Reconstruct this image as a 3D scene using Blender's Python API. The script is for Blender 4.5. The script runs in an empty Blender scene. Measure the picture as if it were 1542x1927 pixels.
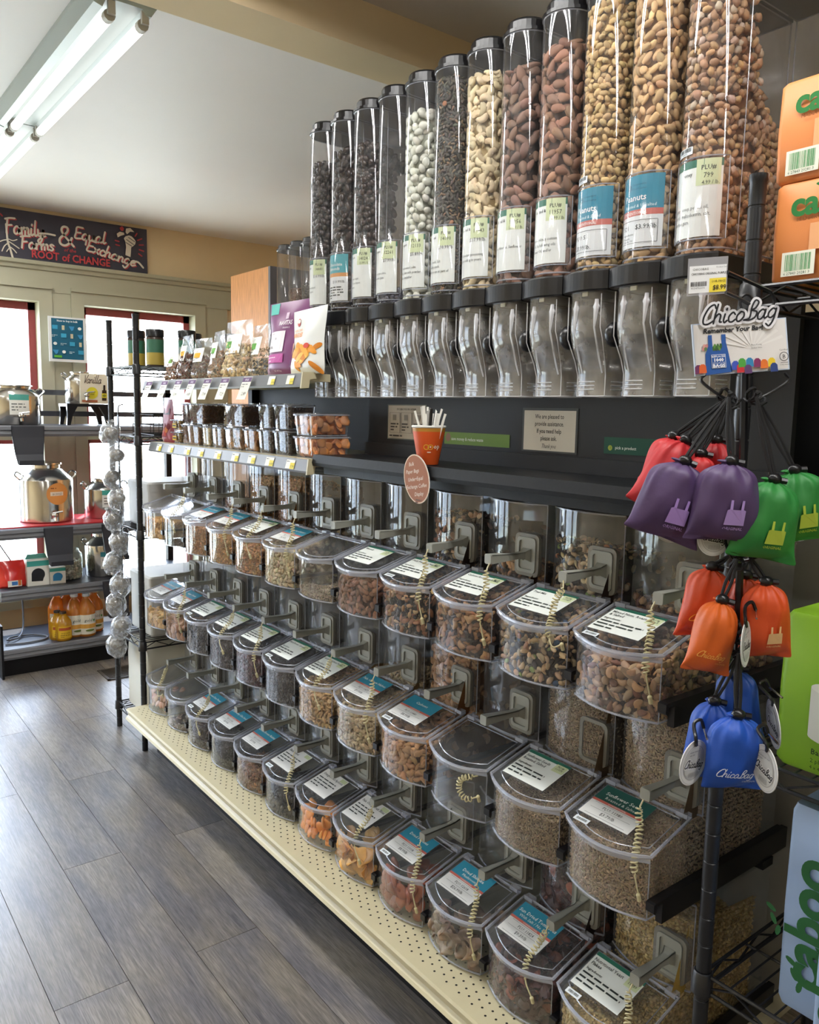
import bpy, math, random
import numpy as np
from mathutils import Vector, Matrix

random.seed(7)
rng = np.random.default_rng(7)
scene = bpy.context.scene
COL = scene.collection
PI = math.pi

# ---------------------------------------------------------------- camera
EYE = np.array([0.0, 0.0, 1.5])
CR = np.array([0.79062972, -0.61200055, 0.01897269])
CU = np.array([0.06139921, 0.11007412, 0.99202511])
CW = np.array([0.60920832, 0.78315963, -0.12460422])
FPX = 1511.516
cd = bpy.data.cameras.new('camera')
cam = bpy.data.objects.new('camera', cd)
COL.objects.link(cam)
cam.matrix_world = Matrix(((CR[0], CU[0], -CW[0], EYE[0]), (CR[1], CU[1], -CW[1], EYE[1]),
                           (CR[2], CU[2], -CW[2], EYE[2]), (0, 0, 0, 1)))
cd.sensor_fit = 'VERTICAL'
cd.sensor_height = 24.0
cd.lens = FPX / 1927.0 * 24.0
cd.clip_start = 0.05
cd.clip_end = 200
scene.camera = cam

# ---------------------------------------------------------------- world, sun, exposure
scene.view_settings.view_transform = 'Standard'
scene.view_settings.look = 'None'
scene.view_settings.gamma = 1.0
scene.view_settings.exposure = 0.75
scene.view_settings.use_curve_mapping = False
scene.cycles.transparent_max_bounces = 40
scene.cycles.max_bounces = 10
scene.cycles.sample_clamp_indirect = 6.0
scene.cycles.caustics_reflective = False
scene.cycles.caustics_refractive = False
SKY_STRENGTH = 13.0
SUN_STRENGTH = 10.0
TUBE_GLOW = 1.7
LAMP_WATTS = 4.0
w = bpy.data.worlds.new('World')
scene.world = w
w.use_nodes = True
wn = w.node_tree
bg = wn.nodes['Background']
tc = wn.nodes.new('ShaderNodeTexCoord')
sx = wn.nodes.new('ShaderNodeSeparateXYZ')
cr = wn.nodes.new('ShaderNodeValToRGB')
cr.color_ramp.elements[0].position = 0.0
cr.color_ramp.elements[0].color = (0.92, 0.96, 1.0, 1)
cr.color_ramp.elements[1].position = 0.9
cr.color_ramp.elements[1].color = (0.45, 0.65, 1.0, 1)
wn.links.new(tc.outputs['Generated'], sx.inputs[0])
wn.links.new(sx.outputs['Z'], cr.inputs[0])
wn.links.new(cr.outputs[0], bg.inputs[0])
bg.inputs[1].default_value = SKY_STRENGTH
sd = bpy.data.lights.new('sun', 'SUN')
sd.energy = SUN_STRENGTH
sd.angle = 0.02
sd.color = (1.0, 0.95, 0.86)
sun = bpy.data.objects.new('sun', sd)
COL.objects.link(sun)
sun.rotation_euler = Vector((-0.22, -0.42, -0.9)).to_track_quat('-Z', 'Y').to_euler()


# ---------------------------------------------------------------- helpers
def ray(px, py):
    d = CW * FPX + CR * (px - 771.0) - CU * (py - 963.5)
    return d / np.linalg.norm(d)
def onX(px, py, c):
    d = ray(px, py); return EYE + d * (c - EYE[0]) / d[0]
def onY(px, py, c):
    d = ray(px, py); return EYE + d * (c - EYE[1]) / d[1]
def onZ(px, py, c):
    d = ray(px, py); return EYE + d * (c - EYE[2]) / d[2]
def atD(px, py, dep):
    d = ray(px, py); return EYE + d * dep / float(d @ CW)

def lin(h):
    h = h.lstrip('#')
    if len(h) == 3: h = ''.join(c + c for c in h)
    o = []
    for i in (0, 2, 4):
        c = int(h[i:i + 2], 16) / 255.0
        o.append(c / 12.92 if c <= 0.04045 else ((c + 0.055) / 1.055) ** 2.4)
    return tuple(o)

MATS = {}
def new_mat(name):
    m = bpy.data.materials.new(name)
    m.use_nodes = True
    return m, m.node_tree, m.node_tree.nodes['Principled BSDF']
def mat(name, color, rough=0.5, metal=0.0, spec=0.5, noise=0.0, nscale=20.0, bump=0.0, coat=0.0, stretch=None):
    """Principled material; NOISE varies the colour, BUMP adds fine relief."""
    if name in MATS:
        return MATS[name]
    m, nt, b = new_mat(name)
    c = lin(color) if isinstance(color, str) else color
    b.inputs['Base Color'].default_value = (*c, 1)
    b.inputs['Roughness'].default_value = rough
    b.inputs['Metallic'].default_value = metal
    b.inputs['Specular IOR Level'].default_value = spec
    b.inputs['Coat Weight'].default_value = coat
    if noise or bump:
        t = nt.nodes.new('ShaderNodeTexCoord')
        n = nt.nodes.new('ShaderNodeTexNoise')
        n.inputs['Scale'].default_value = nscale
        n.inputs['Detail'].default_value = 4
        if stretch:
            mp = nt.nodes.new('ShaderNodeMapping')
            mp.inputs['Scale'].default_value = stretch
            nt.links.new(t.outputs['Object'], mp.inputs[0])
            nt.links.new(mp.outputs[0], n.inputs['Vector'])
        else:
            nt.links.new(t.outputs['Object'], n.inputs['Vector'])
        if noise:
            r = nt.nodes.new('ShaderNodeValToRGB')
            r.color_ramp.elements[0].position = 0.3
            r.color_ramp.elements[1].position = 0.7
            r.color_ramp.elements[0].color = (*[max(0, x * (1 - noise)) for x in c], 1)
            r.color_ramp.elements[1].color = (*[min(1, x * (1 + noise)) for x in c], 1)
            nt.links.new(n.outputs[0], r.inputs[0])
            nt.links.new(r.outputs[0], b.inputs['Base Color'])
        if bump:
            bp = nt.nodes.new('ShaderNodeBump')
            bp.inputs['Strength'].default_value = bump
            bp.inputs['Distance'].default_value = 0.004
            nt.links.new(n.outputs[0], bp.inputs['Height'])
            nt.links.new(bp.outputs[0], b.inputs['Normal'])
    MATS[name] = m
    return m
def ink(h, rough=0.55):
    return mat('print_' + h.strip('#'), h, rough, spec=0.3)
def clear(name, tint=(0.96, 0.97, 0.98), haze=0.05, rough=0.06, ior=1.5, gloss=0.85, hazecol=(0.75, 0.78, 0.8), dust=0.0, dscale=60):
    """Thin clear plastic: see-through, a Fresnel sheen and a little haze."""
    if name in MATS:
        return MATS[name]
    m, nt, b = new_mat(name)
    nt.nodes.remove(b)
    out = nt.nodes['Material Output']
    tr = nt.nodes.new('ShaderNodeBsdfTransparent'); tr.inputs[0].default_value = (*tint, 1)
    df = nt.nodes.new('ShaderNodeBsdfDiffuse'); df.inputs[0].default_value = (*hazecol, 1)
    gl = nt.nodes.new('ShaderNodeBsdfGlossy'); gl.inputs['Roughness'].default_value = rough
    gl.inputs[0].default_value = (gloss, gloss, gloss, 1)
    lw = nt.nodes.new('ShaderNodeLayerWeight'); lw.inputs[0].default_value = 0.5
    pw_ = nt.nodes.new('ShaderNodeMath'); pw_.operation = 'POWER'; pw_.inputs[1].default_value = 4.0
    nt.links.new(lw.outputs['Facing'], pw_.inputs[0])
    fr = nt.nodes.new('ShaderNodeMapRange'); fr.inputs[3].default_value = 0.07; fr.inputs[4].default_value = 0.9
    nt.links.new(pw_.outputs[0], fr.inputs[0])
    m1 = nt.nodes.new('ShaderNodeMixShader'); m1.inputs[0].default_value = haze
    m2 = nt.nodes.new('ShaderNodeMixShader')
    nt.links.new(tr.outputs[0], m1.inputs[1]); nt.links.new(df.outputs[0], m1.inputs[2])
    nt.links.new(m1.outputs[0], m2.inputs[1]); nt.links.new(gl.outputs[0], m2.inputs[2])
    nt.links.new(fr.outputs[0], m2.inputs[0]); nt.links.new(m2.outputs[0], out.inputs[0])
    if dust:
        t = nt.nodes.new('ShaderNodeTexCoord'); n = nt.nodes.new('ShaderNodeTexNoise')
        n.inputs['Scale'].default_value = dscale; n.inputs['Detail'].default_value = 6
        mr = nt.nodes.new('ShaderNodeMapRange')
        mr.inputs[1].default_value = 0.45; mr.inputs[2].default_value = 0.75
        mr.inputs[3].default_value = haze; mr.inputs[4].default_value = haze + dust
        nt.links.new(t.outputs['Object'], n.inputs['Vector'])
        nt.links.new(n.outputs[0], mr.inputs[0]); nt.links.new(mr.outputs[0], m1.inputs[0])
    MATS[name] = m
    return m
def emit(name, color, strength):
    if name in MATS:
        return MATS[name]
    m, nt, b = new_mat(name)
    nt.nodes.remove(b)
    e = nt.nodes.new('ShaderNodeEmission')
    e.inputs[0].default_value = (*color, 1); e.inputs[1].default_value = strength
    nt.links.new(e.outputs[0], nt.nodes['Material Output'].inputs[0])
    MATS[name] = m
    return m
def food_mat(name, rough=0.5, spec=0.4, bump=0.0, bscale=300):
    """Colour comes per piece from the mesh attribute 'tint'."""
    if name in MATS:
        return MATS[name]
    m, nt, b = new_mat(name)
    a = nt.nodes.new('ShaderNodeAttribute'); a.attribute_name = 'tint'
    nt.links.new(a.outputs['Color'], b.inputs['Base Color'])
    b.inputs['Roughness'].default_value = rough
    b.inputs['Specular IOR Level'].default_value = spec
    if bump:
        t = nt.nodes.new('ShaderNodeTexCoord'); n = nt.nodes.new('ShaderNodeTexNoise')
        n.inputs['Scale'].default_value = bscale
        bp = nt.nodes.new('ShaderNodeBump'); bp.inputs['Strength'].default_value = bump
        bp.inputs['Distance'].default_value = 0.002
        nt.links.new(t.outputs['Object'], n.inputs['Vector'])
        nt.links.new(n.outputs[0], bp.inputs['Height']); nt.links.new(bp.outputs[0], b.inputs['Normal'])
    MATS[name] = m
    return m

class MB:
    """Collects geometry for one mesh object."""
    def __init__(self):
        self.v = []; self.f = []; self.m = []; self.s = []
    def add(self, vs, fs, mi=0, smooth=False, M=None):
        b = len(self.v)
        if M is not None:
            vs = [M @ Vector(p) for p in vs]
        self.v.extend([(float(p[0]), float(p[1]), float(p[2])) for p in vs])
        for f in fs:
            self.f.append(tuple(b + i for i in f)); self.m.append(mi); self.s.append(smooth)
        return self
    def box(self, x0, x1, y0, y1, z0, z1, mi=0, M=None):
        vs = [(x0, y0, z0), (x1, y0, z0), (x1, y1, z0), (x0, y1, z0), (x0, y0, z1), (x1, y0, z1), (x1, y1, z1), (x0, y1, z1)]
        return self.add(vs, [(0, 3, 2, 1), (4, 5, 6, 7), (0, 1, 5, 4), (1, 2, 6, 5), (2, 3, 7, 6), (3, 0, 4, 7)], mi, False, M)
    def prism(self, poly, t0, t1, axis='z', mi=0, smooth=False, M=None):
        """POLY (2D) swept from T0 to T1 along AXIS; poly axes are the other two in xyz order."""
        def P(a, b, t):
            return {'z': (a, b, t), 'y': (a, t, b), 'x': (t, a, b)}[axis]
        n = len(poly)
        vs = [P(a, b, t0) for a, b in poly] + [P(a, b, t1) for a, b in poly]
        fs = [tuple(range(n))[::-1], tuple(range(n, 2 * n))] + [(i, (i + 1) % n, n + (i + 1) % n, n + i) for i in range(n)]
        return self.add(vs, fs, mi, smooth, M)
    def loft(self, rings, closed=True, caps=True, mi=0, smooth=True, M=None):
        n = len(rings[0])
        vs = [p for r in rings for p in r]
        fs = []
        for k in range(len(rings) - 1):
            for i in range(n if closed else n - 1):
                j = (i + 1) % n
                fs.append((k * n + i, k * n + j, (k + 1) * n + j, (k + 1) * n + i))
        if caps and closed:
            fs.append(tuple(range(n))[::-1]); fs.append(tuple(range((len(rings) - 1) * n, len(rings) * n)))
        return self.add(vs, fs, mi, smooth, M)
    def lathe(self, prof, n=20, c=(0, 0, 0), mi=0, smooth=True, M=None, caps=True):
        rings = [[(c[0] + r * math.cos(2 * PI * i / n), c[1] + r * math.sin(2 * PI * i / n), c[2] + z) for i in range(n)] for r, z in prof]
        return self.loft(rings, True, caps, mi, smooth, M)
    def tube(self, pts, r, n=8, mi=0, caps=True, closed=False, M=None):
        pts = [Vector(p) for p in pts]
        rs = r if hasattr(r, '__len__') else [r] * len(pts)
        T = []
        for i in range(len(pts)):
            a = pts[i - 1] if (i > 0 or closed) else pts[i]
            b = pts[(i + 1) % len(pts)] if (i < len(pts) - 1 or closed) else pts[i]
            d = b - a
            T.append(d.normalized() if d.length > 1e-9 else Vector((0, 0, 1)))
        ref = Vector((0, 0, 1)) if abs(T[0].z) < 0.9 else Vector((1, 0, 0))
        nrm = T[0].cross(ref).normalized()
        rings = []
        for i, p in enumerate(pts):
            nrm = (nrm - T[i] * nrm.dot(T[i]))
            nrm = nrm.normalized() if nrm.length > 1e-6 else T[i].orthogonal().normalized()
            bn = T[i].cross(nrm)
            rings.append([tuple(p + (nrm * math.cos(2 * PI * k / n) + bn * math.sin(2 * PI * k / n)) * rs[i]) for k in range(n)])
        if closed:
            rings.append(rings[0])
        return self.loft(rings, True, caps and not closed, mi, True, M)
    def ball(self, c, r, n=10, m=6, mi=0, sc=(1, 1, 1), M=None):
        prof = [(math.sin(PI * k / m), -math.cos(PI * k / m)) for k in range(m + 1)]
        rings = [[(c[0] + r * sc[0] * max(a, 0.02) * math.cos(2 * PI * i / n), c[1] + r * sc[1] * max(a, 0.02) * math.sin(2 * PI * i / n), c[2] + r * sc[2] * z) for i in range(n)] for a, z in prof]
        return self.loft(rings, True, True, mi, True, M)
    def grid(self, fn, nu, nv, mi=0, smooth=True, M=None):
        vs = [fn(i / nu, j / nv) for j in range(nv + 1) for i in range(nu + 1)]
        fs = [(j * (nu + 1) + i, j * (nu + 1) + i + 1, (j + 1) * (nu + 1) + i + 1, (j + 1) * (nu + 1) + i) for j in range(nv) for i in range(nu)]
        return self.add(vs, fs, mi, smooth, M)
    def mesh(self, name, mats):
        me = bpy.data.meshes.new(name)
        me.from_pydata(self.v, [], self.f)
        for m in (mats if isinstance(mats, (list, tuple)) else [mats]):
            me.materials.append(m)
        me.polygons.foreach_set('material_index', self.m)
        me.polygons.foreach_set('use_smooth', self.s)
        if any(self.s):
            me.set_sharp_from_angle(angle=0.75)
        me.update()
        return me
    def build(self, name, mats, parent=None, loc=None):
        return put(name, self.mesh(name, mats), parent, loc)

def put(name, me, parent=None, loc=None):
    o = bpy.data.objects.new(name, me)
    COL.objects.link(o)
    if parent is not None:
        o.parent = parent
    if loc is not None:
        o.location = loc
    return o
def tag(o, label, cat, group=None, kind=None):
    o['label'] = label; o['category'] = cat
    if group: o['group'] = group
    if kind: o['kind'] = kind
    return o
def thing(name, label, cat, loc=(0, 0, 0), rot=(0, 0, 0), group=None):
    o = bpy.data.objects.new(name, None)
    COL.objects.link(o)
    o.empty_display_size = 0.05
    o.location = [float(t) for t in loc]; o.rotation_euler = rot
    return tag(o, label, cat, group)
def struct(o):
    o['kind'] = 'structure'
    return o
def copy_tree(o, parent=None):
    c = o.copy(); COL.objects.link(c)
    if parent is not None: c.parent = parent
    for ch in list(o.children):
        copy_tree(ch, c)
    return c
def rrect(w, h, r, n=4, cx=0, cy=0):
    o = []
    for sx_, sy_, a0 in ((1, 1, 0), (-1, 1, 90), (-1, -1, 180), (1, -1, 270)):
        for k in range(n + 1):
            a = math.radians(a0 + 90 * k / n)
            o.append((cx + sx_ * (w / 2 - r) + r * math.cos(a), cy + sy_ * (h / 2 - r) + r * math.sin(a)))
    return o
def spline(pts, k=6):
    P = [np.array(p, float) for p in pts]
    if len(P) < 3:
        return P
    P = [2 * P[0] - P[1]] + P + [2 * P[-1] - P[-2]]
    out = []
    for i in range(1, len(P) - 2):
        for j in range(k):
            t = j / k
            out.append(0.5 * (2 * P[i] + (P[i + 1] - P[i - 1]) * t + (2 * P[i - 1] - 5 * P[i] + 4 * P[i + 1] - P[i + 2]) * t * t + (3 * P[i] - P[i - 1] - 3 * P[i + 1] + P[i + 2]) * t ** 3))
    out.append(P[-2])
    return out

# ---- printed matter -----------------------------------------------------
TXT = {}
def text2d(s, bold=0.0, res=2):
    key = (s, bold, res)
    if key not in TXT:
        cu = bpy.data.curves.new('t', 'FONT')
        cu.body = s; cu.size = 1.0; cu.resolution_u = res; cu.offset = bold; cu.fill_mode = 'FRONT'
        ob = bpy.data.objects.new('t', cu)
        me = bpy.data.meshes.new_from_object(ob)
        vs = [(v.co.x, v.co.y) for v in me.vertices]; fs = [tuple(p.vertices) for p in me.polygons]
        bpy.data.objects.remove(ob); bpy.data.meshes.remove(me); bpy.data.curves.remove(cu)
        TXT[key] = (vs, fs)
    return TXT[key]
GL = {  # hand-drawn script letters: strokes, advance
 'a': ([[(.42, .42), (.25, .5), (.08, .3), (.1, .05), (.25, 0), (.4, .2), (.43, .48)], [(.43, .48), (.4, .15), (.46, .02), (.58, .1)]], .54),
 'm': ([[(.05, .45), (.08, 0)], [(.08, .25), (.2, .47), (.3, .4), (.3, 0)], [(.3, .25), (.42, .47), (.53, .4), (.53, .08), (.62, .05)]], .64),
 'n': ([[(.05, .45), (.08, 0)], [(.08, .25), (.22, .47), (.36, .38), (.36, .08), (.46, .05)]], .48),
 'i': ([[(.1, .45), (.08, .12), (.15, 0), (.26, .1)], [(.14, .66), (.15, .74)]], .25),
 'l': ([[(.14, 1), (.1, .5), (.1, .12), (.17, 0), (.3, .1)]], .27),
 'y': ([[(.05, .45), (.08, .1), (.2, .03), (.38, .2), (.42, .46)], [(.42, .46), (.36, -.15), (.2, -.42), (.06, -.3), (.3, -.06), (.6, .06)]], .52),
 'F': ([[(.08, 0), (.12, .5), (.16, .95)], [(0, .9), (.3, .98), (.66, 1)], [(.12, .5), (.44, .54)]], .54),
 'r': ([[(.06, .45), (.08, 0)], [(.08, .25), (.2, .45), (.34, .42)]], .36),
 's': ([[(.34, .42), (.2, .5), (.08, .4), (.3, .15), (.18, 0), (.02, .07)]], .4),
 'E': ([[(.55, .98), (.12, .95), (.09, .5), (.06, .03), (.5, .05)], [(.09, .5), (.42, .53)]], .52),
 'q': ([[(.4, .42), (.25, .5), (.08, .3), (.1, .05), (.25, 0), (.4, .2), (.43, .48)], [(.43, .48), (.4, 0), (.38, -.4)]], .52),
 'u': ([[(.06, .45), (.08, .1), (.2, 0), (.36, .2), (.4, .46)], [(.4, .46), (.4, .1), (.52, .05)]], .52),
 'x': ([[(.04, .46), (.2, .25), (.4, .02)], [(.4, .48), (.2, .24), (.02, 0)]], .44),
 'c': ([[(.38, .38), (.25, .5), (.08, .3), (.12, .05), (.28, 0), (.44, .12)]], .42),
 'h': ([[(.12, 1), (.08, .5), (.06, 0)], [(.07, .25), (.22, .48), (.36, .4), (.36, .08), (.46, .05)]], .48),
 'g': ([[(.42, .42), (.25, .5), (.08, .3), (.1, .08), (.25, .03), (.4, .2), (.43, .48)], [(.43, .48), (.38, -.1), (.22, -.4), (.04, -.28)]], .5),
 'e': ([[(.08, .22), (.34, .3), (.3, .48), (.14, .42), (.08, .15), (.2, 0), (.44, .12)]], .43),
 'o': ([[(.25, .5), (.08, .3), (.1, .05), (.25, 0), (.42, .2), (.4, .42), (.25, .5)]], .46),
 'C': ([[(.62, .8), (.5, 1), (.25, .85), (.08, .4), (.12, .06), (.35, 0), (.62, .15)]], .58),
 'B': ([[(.0, .03), (.28, .12), (.3, .7), (.42, 1.02), (.6, .9), (.5, .62), (.3, .52)], [(.3, .52), (.6, .4), (.55, .12), (.3, 0), (.02, .03)]], .62),
 '&': ([[(.7, .02), (.2, .65), (.22, .95), (.42, .95), (.4, .7), (.1, .35), (.1, .08), (.3, 0), (.5, .15), (.62, .45)]], .74),
 'V': ([[(.05, .95), (.16, .5), (.22, 0), (.36, .5), (.54, 1)]], .42),
 't': ([[(.14, .8), (.1, .12), (.18, 0), (.3, .1)], [(0, .5), (.28, .52)]], .28),
 ' ': ([], .3),
}
class Card:
    """Flat print on a surface: FN(u, v, lift) maps print metres to space."""
    def __init__(self, fn, step=.00012):
        self.mb = MB(); self.fn = fn; self.mats = []; self.k = 1; self.step = step
    def mi(self, col):
        m = ink(col) if isinstance(col, str) else col
        if m not in self.mats: self.mats.append(m)
        return self.mats.index(m)
    def lift(self):
        self.k += 1
        return self.step * self.k
    def rect(self, x, y, w, h, col, nu=1, lift=None):
        L = self.lift() if lift is None else lift
        self.mb.grid(lambda a, b: self.fn(x + a * w, y + b * h, L), nu, 1, self.mi(col), False)
        return self
    def poly(self, pts, col):
        L = self.lift()
        self.mb.add([self.fn(a, b, L) for a, b in pts], [tuple(range(len(pts)))], self.mi(col))
        return self
    def oval(self, cx, cy, rx, ry, col, n=28, a0=0.0):
        ca, sa = math.cos(a0), math.sin(a0); L = self.lift()
        def P(u, v):
            x, y = rx * v * math.cos(2 * PI * u), ry * v * math.sin(2 * PI * u)
            return self.fn(cx + x * ca - y * sa, cy + x * sa + y * ca, L)
        self.mb.grid(lambda u, v: P(u, .02 + .98 * v), n, 4 if max(rx, ry) > .012 else 1, self.mi(col), False)
        return self
    def ring(self, cx, cy, r0, r1, col, n=28):
        L = self.lift()
        vs = [self.fn(cx + r * math.cos(2 * PI * i / n), cy + r * math.sin(2 * PI * i / n), L) for r in (r0, r1) for i in range(n)]
        self.mb.add(vs, [(i, (i + 1) % n, n + (i + 1) % n, n + i) for i in range(n)], self.mi(col))
        return self
    def text(self, s, x, y, size, col, bold=0.0, shear=0.0, cond=1.0, align='l', rot=0.0, res=1):
        vs, fs = text2d(s, bold, res)
        if not vs: return self
        w_ = max(p[0] for p in vs) * size * cond
        ox = {'l': 0, 'c': -w_ / 2, 'r': -w_}[align]
        L = self.lift(); c, s_ = math.cos(rot), math.sin(rot)
        o = []
        for a, b in vs:
            u = a * size * cond + b * size * shear + ox; v = b * size
            o.append(self.fn(x + u * c - v * s_, y + u * s_ + v * c, L))
        self.mb.add(o, fs, self.mi(col))
        return self
    def stroke(self, pts, wd, col, k=5, L=None):
        P = spline(pts, k)
        if len(P) < 2: return self
        L = self.lift() if L is None else L
        a, b = [], []
        for i, p in enumerate(P):
            d = P[min(i + 1, len(P) - 1)] - P[max(i - 1, 0)]
            n = np.array([-d[1], d[0]]) / (np.linalg.norm(d) + 1e-9) * wd / 2
            a.append(p + n); b.append(p - n)
        n = len(P)
        self.mb.add([self.fn(q[0], q[1], L) for q in a + b], [(i, n + i, n + i + 1, i + 1) for i in range(n - 1)], self.mi(col))
        for e in (P[0], P[-1]):
            self.mb.add([self.fn(e[0] + wd / 2 * math.cos(2 * PI * i / 8), e[1] + wd / 2 * math.sin(2 * PI * i / 8), L + 0.00002) for i in range(8)], [tuple(range(8))], self.mi(col))
        return self
    def script(self, s, x, y, size, wd, col, slant=0.22, rot=0.0, cond=1.0):
        cx = 0.0; L = self.lift()
        c, s_ = math.cos(rot), math.sin(rot)
        for ch in s:
            st, adv = GL[ch]
            for q in st:
                P = []
                for a, b in q:
                    u = (cx + a * cond + b * slant) * size; v = b * size
                    P.append((x + u * c - v * s_, y + u * s_ + v * c))
                self.stroke(P, wd, col, 5, L)
            cx += adv * cond
        return self
    def lines(self, x, y, w, n, lead, size, col, seed=0):
        """Rows of fine print too small to read: short dark word bars."""
        r = random.Random(seed); L = self.lift()
        for i in range(n):
            cx = x; end = x + w * (r.uniform(.75, 1) if i < n - 1 else .4)
            while cx < end:
                ww = min(size * r.uniform(1.2, 4), end - cx)
                self.mb.grid(lambda a, b: self.fn(cx + a * ww, y - i * lead + b * size * .55, L), 1, 1, self.mi(col), False)
                cx += ww + size * .5
        return self
    def barcode(self, x, y, w, h, col='#222222', seed=3):
        r = random.Random(seed); cx = x; L = self.lift()
        while cx < x + w:
            ww = w * r.choice((.012, .02, .03))
            self.mb.grid(lambda a, b: self.fn(cx + a * ww, y + b * h, L), 1, 1, self.mi(col), False)
            cx += ww + w * r.choice((.012, .02, .028))
        return self
    def build(self, name, parent=None):
        return self.mb.build(name, self.mats, parent)
def plane_fn(o, u, v):
    o, u, v = Vector(o), Vector(u).normalized(), Vector(v).normalized()
    n = u.cross(v)
    return lambda a, b, L: tuple(o + u * a + v * b + n * L)

# ---- heaps of food ------------------------------------------------------
def T_ell(lx, ly, lz, n=7, m=5, taper=0.0, jit=0.0, seed=0):
    r = np.random.default_rng(seed)
    vs, fs = [], []
    for k in range(m + 1):
        a = PI * k / m; x = -math.cos(a); s = math.sin(a)
        s2 = max(s, .03) * (1 - taper * x)
        for i in range(n):
            t = 2 * PI * i / n
            vs.append((x * lx / 2, s2 * math.cos(t) * ly / 2, s2 * math.sin(t) * lz / 2))
    for k in range(m):
        for i in range(n):
            j = (i + 1) % n
            fs.append((k * n + i, k * n + j, (k + 1) * n + j)); fs.append((k * n + i, (k + 1) * n + j, (k + 1) * n + i))
    vs = np.array(vs)
    if jit:
        vs = vs * (1 + r.normal(0, jit, (len(vs), 1)))
    return vs, np.array(fs)
def T_bend(L, r0, arc=3.4, n=6, m=6, half=False, jit=0.0, seed=0):
    R = L / 2; vs, fs = [], []
    for k in range(m + 1):
        a = -arc / 2 + arc * k / m
        rr = r0 * max(.12, math.sin(PI * (k + .35) / (m + .7)) ** .45)
        c = np.array([R * math.sin(a), R * math.cos(a) - R * .4, 0]); d = np.array([math.sin(a), math.cos(a), 0])
        for i in range(n):
            t = 2 * PI * i / n
            z = math.sin(t) * rr * .95
            if half: z = min(z, 0)
            vs.append(c + d * math.cos(t) * rr * 1.15 + np.array([0, 0, z]))
    for k in range(m):
        for i in range(n):
            j = (i + 1) % n
            fs.append((k * n + i, k * n + j, (k + 1) * n + j)); fs.append((k * n + i, (k + 1) * n + j, (k + 1) * n + i))
    for e, o in ((0, 1), (m, 0)):
        for i in range(1, n - 1):
            fs.append((e * n, e * n + i + (0 if o else 0), e * n + i + 1) if not o else (e * n, e * n + i + 1, e * n + i))
    vs = np.array(vs)
    if jit:
        vs = vs + np.random.default_rng(seed).normal(0, jit * r0, vs.shape)
    return vs, np.array(fs)
def T_slice(lx, ly, th, curl=.3, seed=0, n=7, m=5):
    """A bent dried slice: closed thin wavy sheet."""
    r = np.random.default_rng(seed); a, b, c = r.uniform(0, 6, 3)
    top, bot = [], []
    for j in range(m + 1):
        for i in range(n + 1):
            u, v = i / n * 2 - 1, j / m * 2 - 1
            e = 1 + .12 * math.sin(3 * math.atan2(v, u) + a)
            x = u * math.sqrt(1 - v * v / 2) * lx / 2 * e; y = v * math.sqrt(1 - u * u / 2) * ly / 2 * e
            z = curl * ly * .5 * (math.sin(u * 2.2 + a) * .5 + v * v * .7 + .3 * math.sin(v * 4 + b) * u)
            q = th / 2 * max(0.1, 1 - max(abs(u), abs(v)) ** 6)
            top.append((x, y, z + q)); bot.append((x, y, z - q))
    N = (n + 1) * (m + 1); fs = []
    for j in range(m):
        for i in range(n):
            p = j * (n + 1) + i; q = p + n + 1
            fs += [(p, p + 1, q + 1), (p, q + 1, q), (N + p, N + q + 1, N + p + 1), (N + p, N + q, N + q + 1)]
    rim = list(range(n + 1)) + [j * (n + 1) + n for j in range(1, m + 1)] + [m * (n + 1) + i for i in range(n - 1, -1, -1)] + [j * (n + 1) for j in range(m - 1, 0, -1)]
    for k in range(len(rim)):
        p, q = rim[k], rim[(k + 1) % len(rim)]
        fs += [(p, N + q, q), (p, N + p, N + q)]
    return np.array(top + bot), np.array(fs)
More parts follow.
